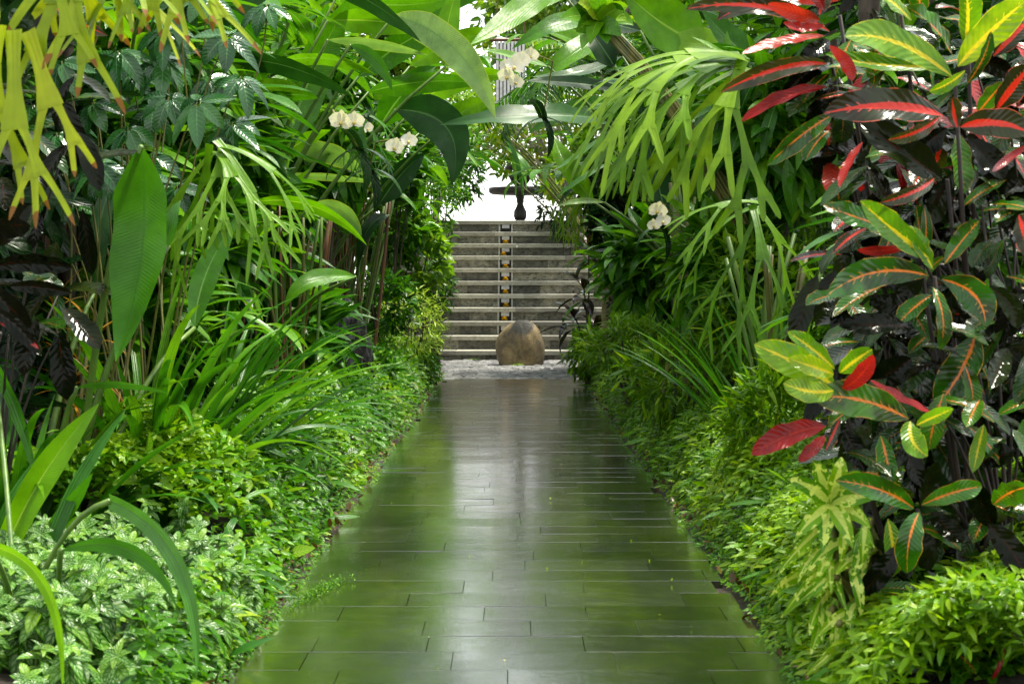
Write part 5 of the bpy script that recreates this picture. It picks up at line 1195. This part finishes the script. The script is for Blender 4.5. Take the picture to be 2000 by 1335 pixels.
dark_mass('nearly black croton filling the upper right behind the red ribbed leaves', (1590, 2120, 120, 620, 4.1, 4.9), (1.45, 4.7, 0), 98)
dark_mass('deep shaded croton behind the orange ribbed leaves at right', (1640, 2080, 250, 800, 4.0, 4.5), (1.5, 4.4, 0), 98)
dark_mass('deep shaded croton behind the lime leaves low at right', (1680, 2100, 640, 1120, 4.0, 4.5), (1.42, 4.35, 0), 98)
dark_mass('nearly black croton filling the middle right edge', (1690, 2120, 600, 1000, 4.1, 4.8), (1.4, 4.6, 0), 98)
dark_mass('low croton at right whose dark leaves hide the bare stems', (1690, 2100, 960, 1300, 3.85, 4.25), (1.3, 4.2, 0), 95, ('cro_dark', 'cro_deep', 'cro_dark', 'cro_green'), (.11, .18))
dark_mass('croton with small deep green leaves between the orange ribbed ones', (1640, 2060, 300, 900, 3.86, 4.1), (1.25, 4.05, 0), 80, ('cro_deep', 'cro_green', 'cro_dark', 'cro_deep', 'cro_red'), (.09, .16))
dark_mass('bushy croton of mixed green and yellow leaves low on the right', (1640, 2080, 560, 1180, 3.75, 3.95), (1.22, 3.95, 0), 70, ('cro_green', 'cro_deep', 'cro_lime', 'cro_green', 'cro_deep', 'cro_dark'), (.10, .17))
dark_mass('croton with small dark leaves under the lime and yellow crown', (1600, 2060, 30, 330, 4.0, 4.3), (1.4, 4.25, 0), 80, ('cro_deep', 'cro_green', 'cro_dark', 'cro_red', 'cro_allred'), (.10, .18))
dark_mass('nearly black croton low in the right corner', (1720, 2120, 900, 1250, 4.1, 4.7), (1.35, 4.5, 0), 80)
croton('dark glossy croton with a pink rib at the left edge', (-1.7, 4.3, 0), [(-20, 520, 3.7), (0, 650, 3.7)], [
    lf(-10, 520, 142, 522, 52, 'cro_dark', (0, -10), 3.6, .4), lf(20, 560, 140, 572, 36, 'cro_dark', (0, -6), 3.65, .3), lf(-20, 600, 78, 690, 40, 'cro_dark', (4, -8), 3.55, .3), lf(-30, 560, 60, 640, 60, 'cro_dark', (6, -6), 3.7), lf(0, 630, 75, 680, 14, 'cro_allred', (4, 0), 3.52),
    lf(-30, 460, 60, 440, 60, 'cro_dark', (0, -8), 3.8), lf(0, 480, 60, 400, 50, 'cro_dark', (0, 0), 3.9), lf(100, 10, 210, 70, 26, 'cro_red', (0, 4), 4.3), lf(10, 70, 150, 60, 60, 'cro_dark', (0, -6), 4.3), lf(130, -30, 155, 45, 20, 'cro_allred', (0, 0), 4.2)])
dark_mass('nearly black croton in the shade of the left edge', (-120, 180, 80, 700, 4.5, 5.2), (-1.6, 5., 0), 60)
# white variegated plant, bottom right
vl = []
for j in range(9):
    a = -2.6 + j * .62; vl.append(((1622, 985, 3.75), (1622 + 105 * math.cos(a) * U(.7, 1.), 985 + 95 * math.sin(a), 3.7), 34, (0, -12), U(-.4, .4), 'lance', 'whitevar', dict(n=12, nw=6, fold=.25, ripple=.02)))
for j in range(38):
    bx, by = 1650 + U(-50, 70), U(1010, 1240); vl.append(((bx, by, 3.85 + U(-.1, .1)), (bx + U(-105, 25), by + U(50, 120), 3.75), U(18, 30), (U(-14, 6), -12), U(-.5, .5), 'lance', 'whitevar', dict(n=12, nw=6, fold=.25, ripple=.02)))
big_leaf_plant('variegated_croton', 'white and yellow splashed narrow leaved plant at the bottom right', 'plant', W_(1680, 1300, 4.0), vl, S_OLIVE, r0=.008)
# leafy vine sprig hanging at top centre right
vl = []
for j in range(14):
    a = j * 1.9; R_ = U(50, 85); vl.append(((1172 + U(-8, 8), 42 + U(-12, 12), 8.2), (1172 + R_ * math.cos(a), 42 + R_ * .8 * math.sin(a), 8.1), U(34, 48), (0, -8), U(-.6, .6), 'ovate', rnd.choice(['shrublime', 'shrub', 'helilit']), dict(n=10, nw=4)))
big_leaf_plant('leafy_vine', 'sprig of oval light leaves hanging at the top right of centre', 'vine', (1.7, 8.6, 0), vl, S_OLIVE, r0=.01)

# ------------------------------------------------------------------ unseen trees added above the path to green its reflections
OH = [(-2.9, 13.5, 5.3, 'left bank abreast of the black stone'), (2.9, 14.0, 5.4, 'right bank abreast of the palm trunk'), (-3.1, 10.0, 5.0, 'left bank nearer the camera'), (3.1, 10.4, 5.0, 'right bank nearer the camera')]
for (x, y, z, lab) in OH:
    sg = 1 if x > 0 else -1
    tree('added_bough_tree', 'unseen tree added above the path for its reflections, ' + lab, x, y, z - .9, ((x * .85, y, z), (1.3, 2.2, .5)), 600, T_LB, (.28, .46), 'heli', group='unseen trees added above the path', nb=12, r0=.07, gap=.3, shell=.1)

TT = [(-4.6, 26, 8.6, 2.6, 3.4, 'left of the stairs'), (4.6, 26.5, 8.6, 2.6, 3.4, 'right of the stairs'), (-4.6, 38, 12.5, 4.2, 4.8, 'far left'), (4.6, 39, 12.5, 4.2, 4.8, 'far right'), (-10, 28, 9, 4, 4.5, 'outermost at the left'), (10, 28, 9, 4, 4.5, 'outermost at the right'), ]  # unseen tall trees added to close off sky in the path reflections
for (x, y, z, rx, rz, lab) in TT:
    tree('added_tall_tree', 'unseen tall tree added for the path reflections, ' + lab, x * 1.15, y, z - rz * .6, ((x * 1.0, y, z), (rx, rx, rz)), 2600, T_LB, (.4, .65), 'shrub', group='unseen tall trees added for the reflections', nb=9, r0=.16, gap=.28, shell=.2)
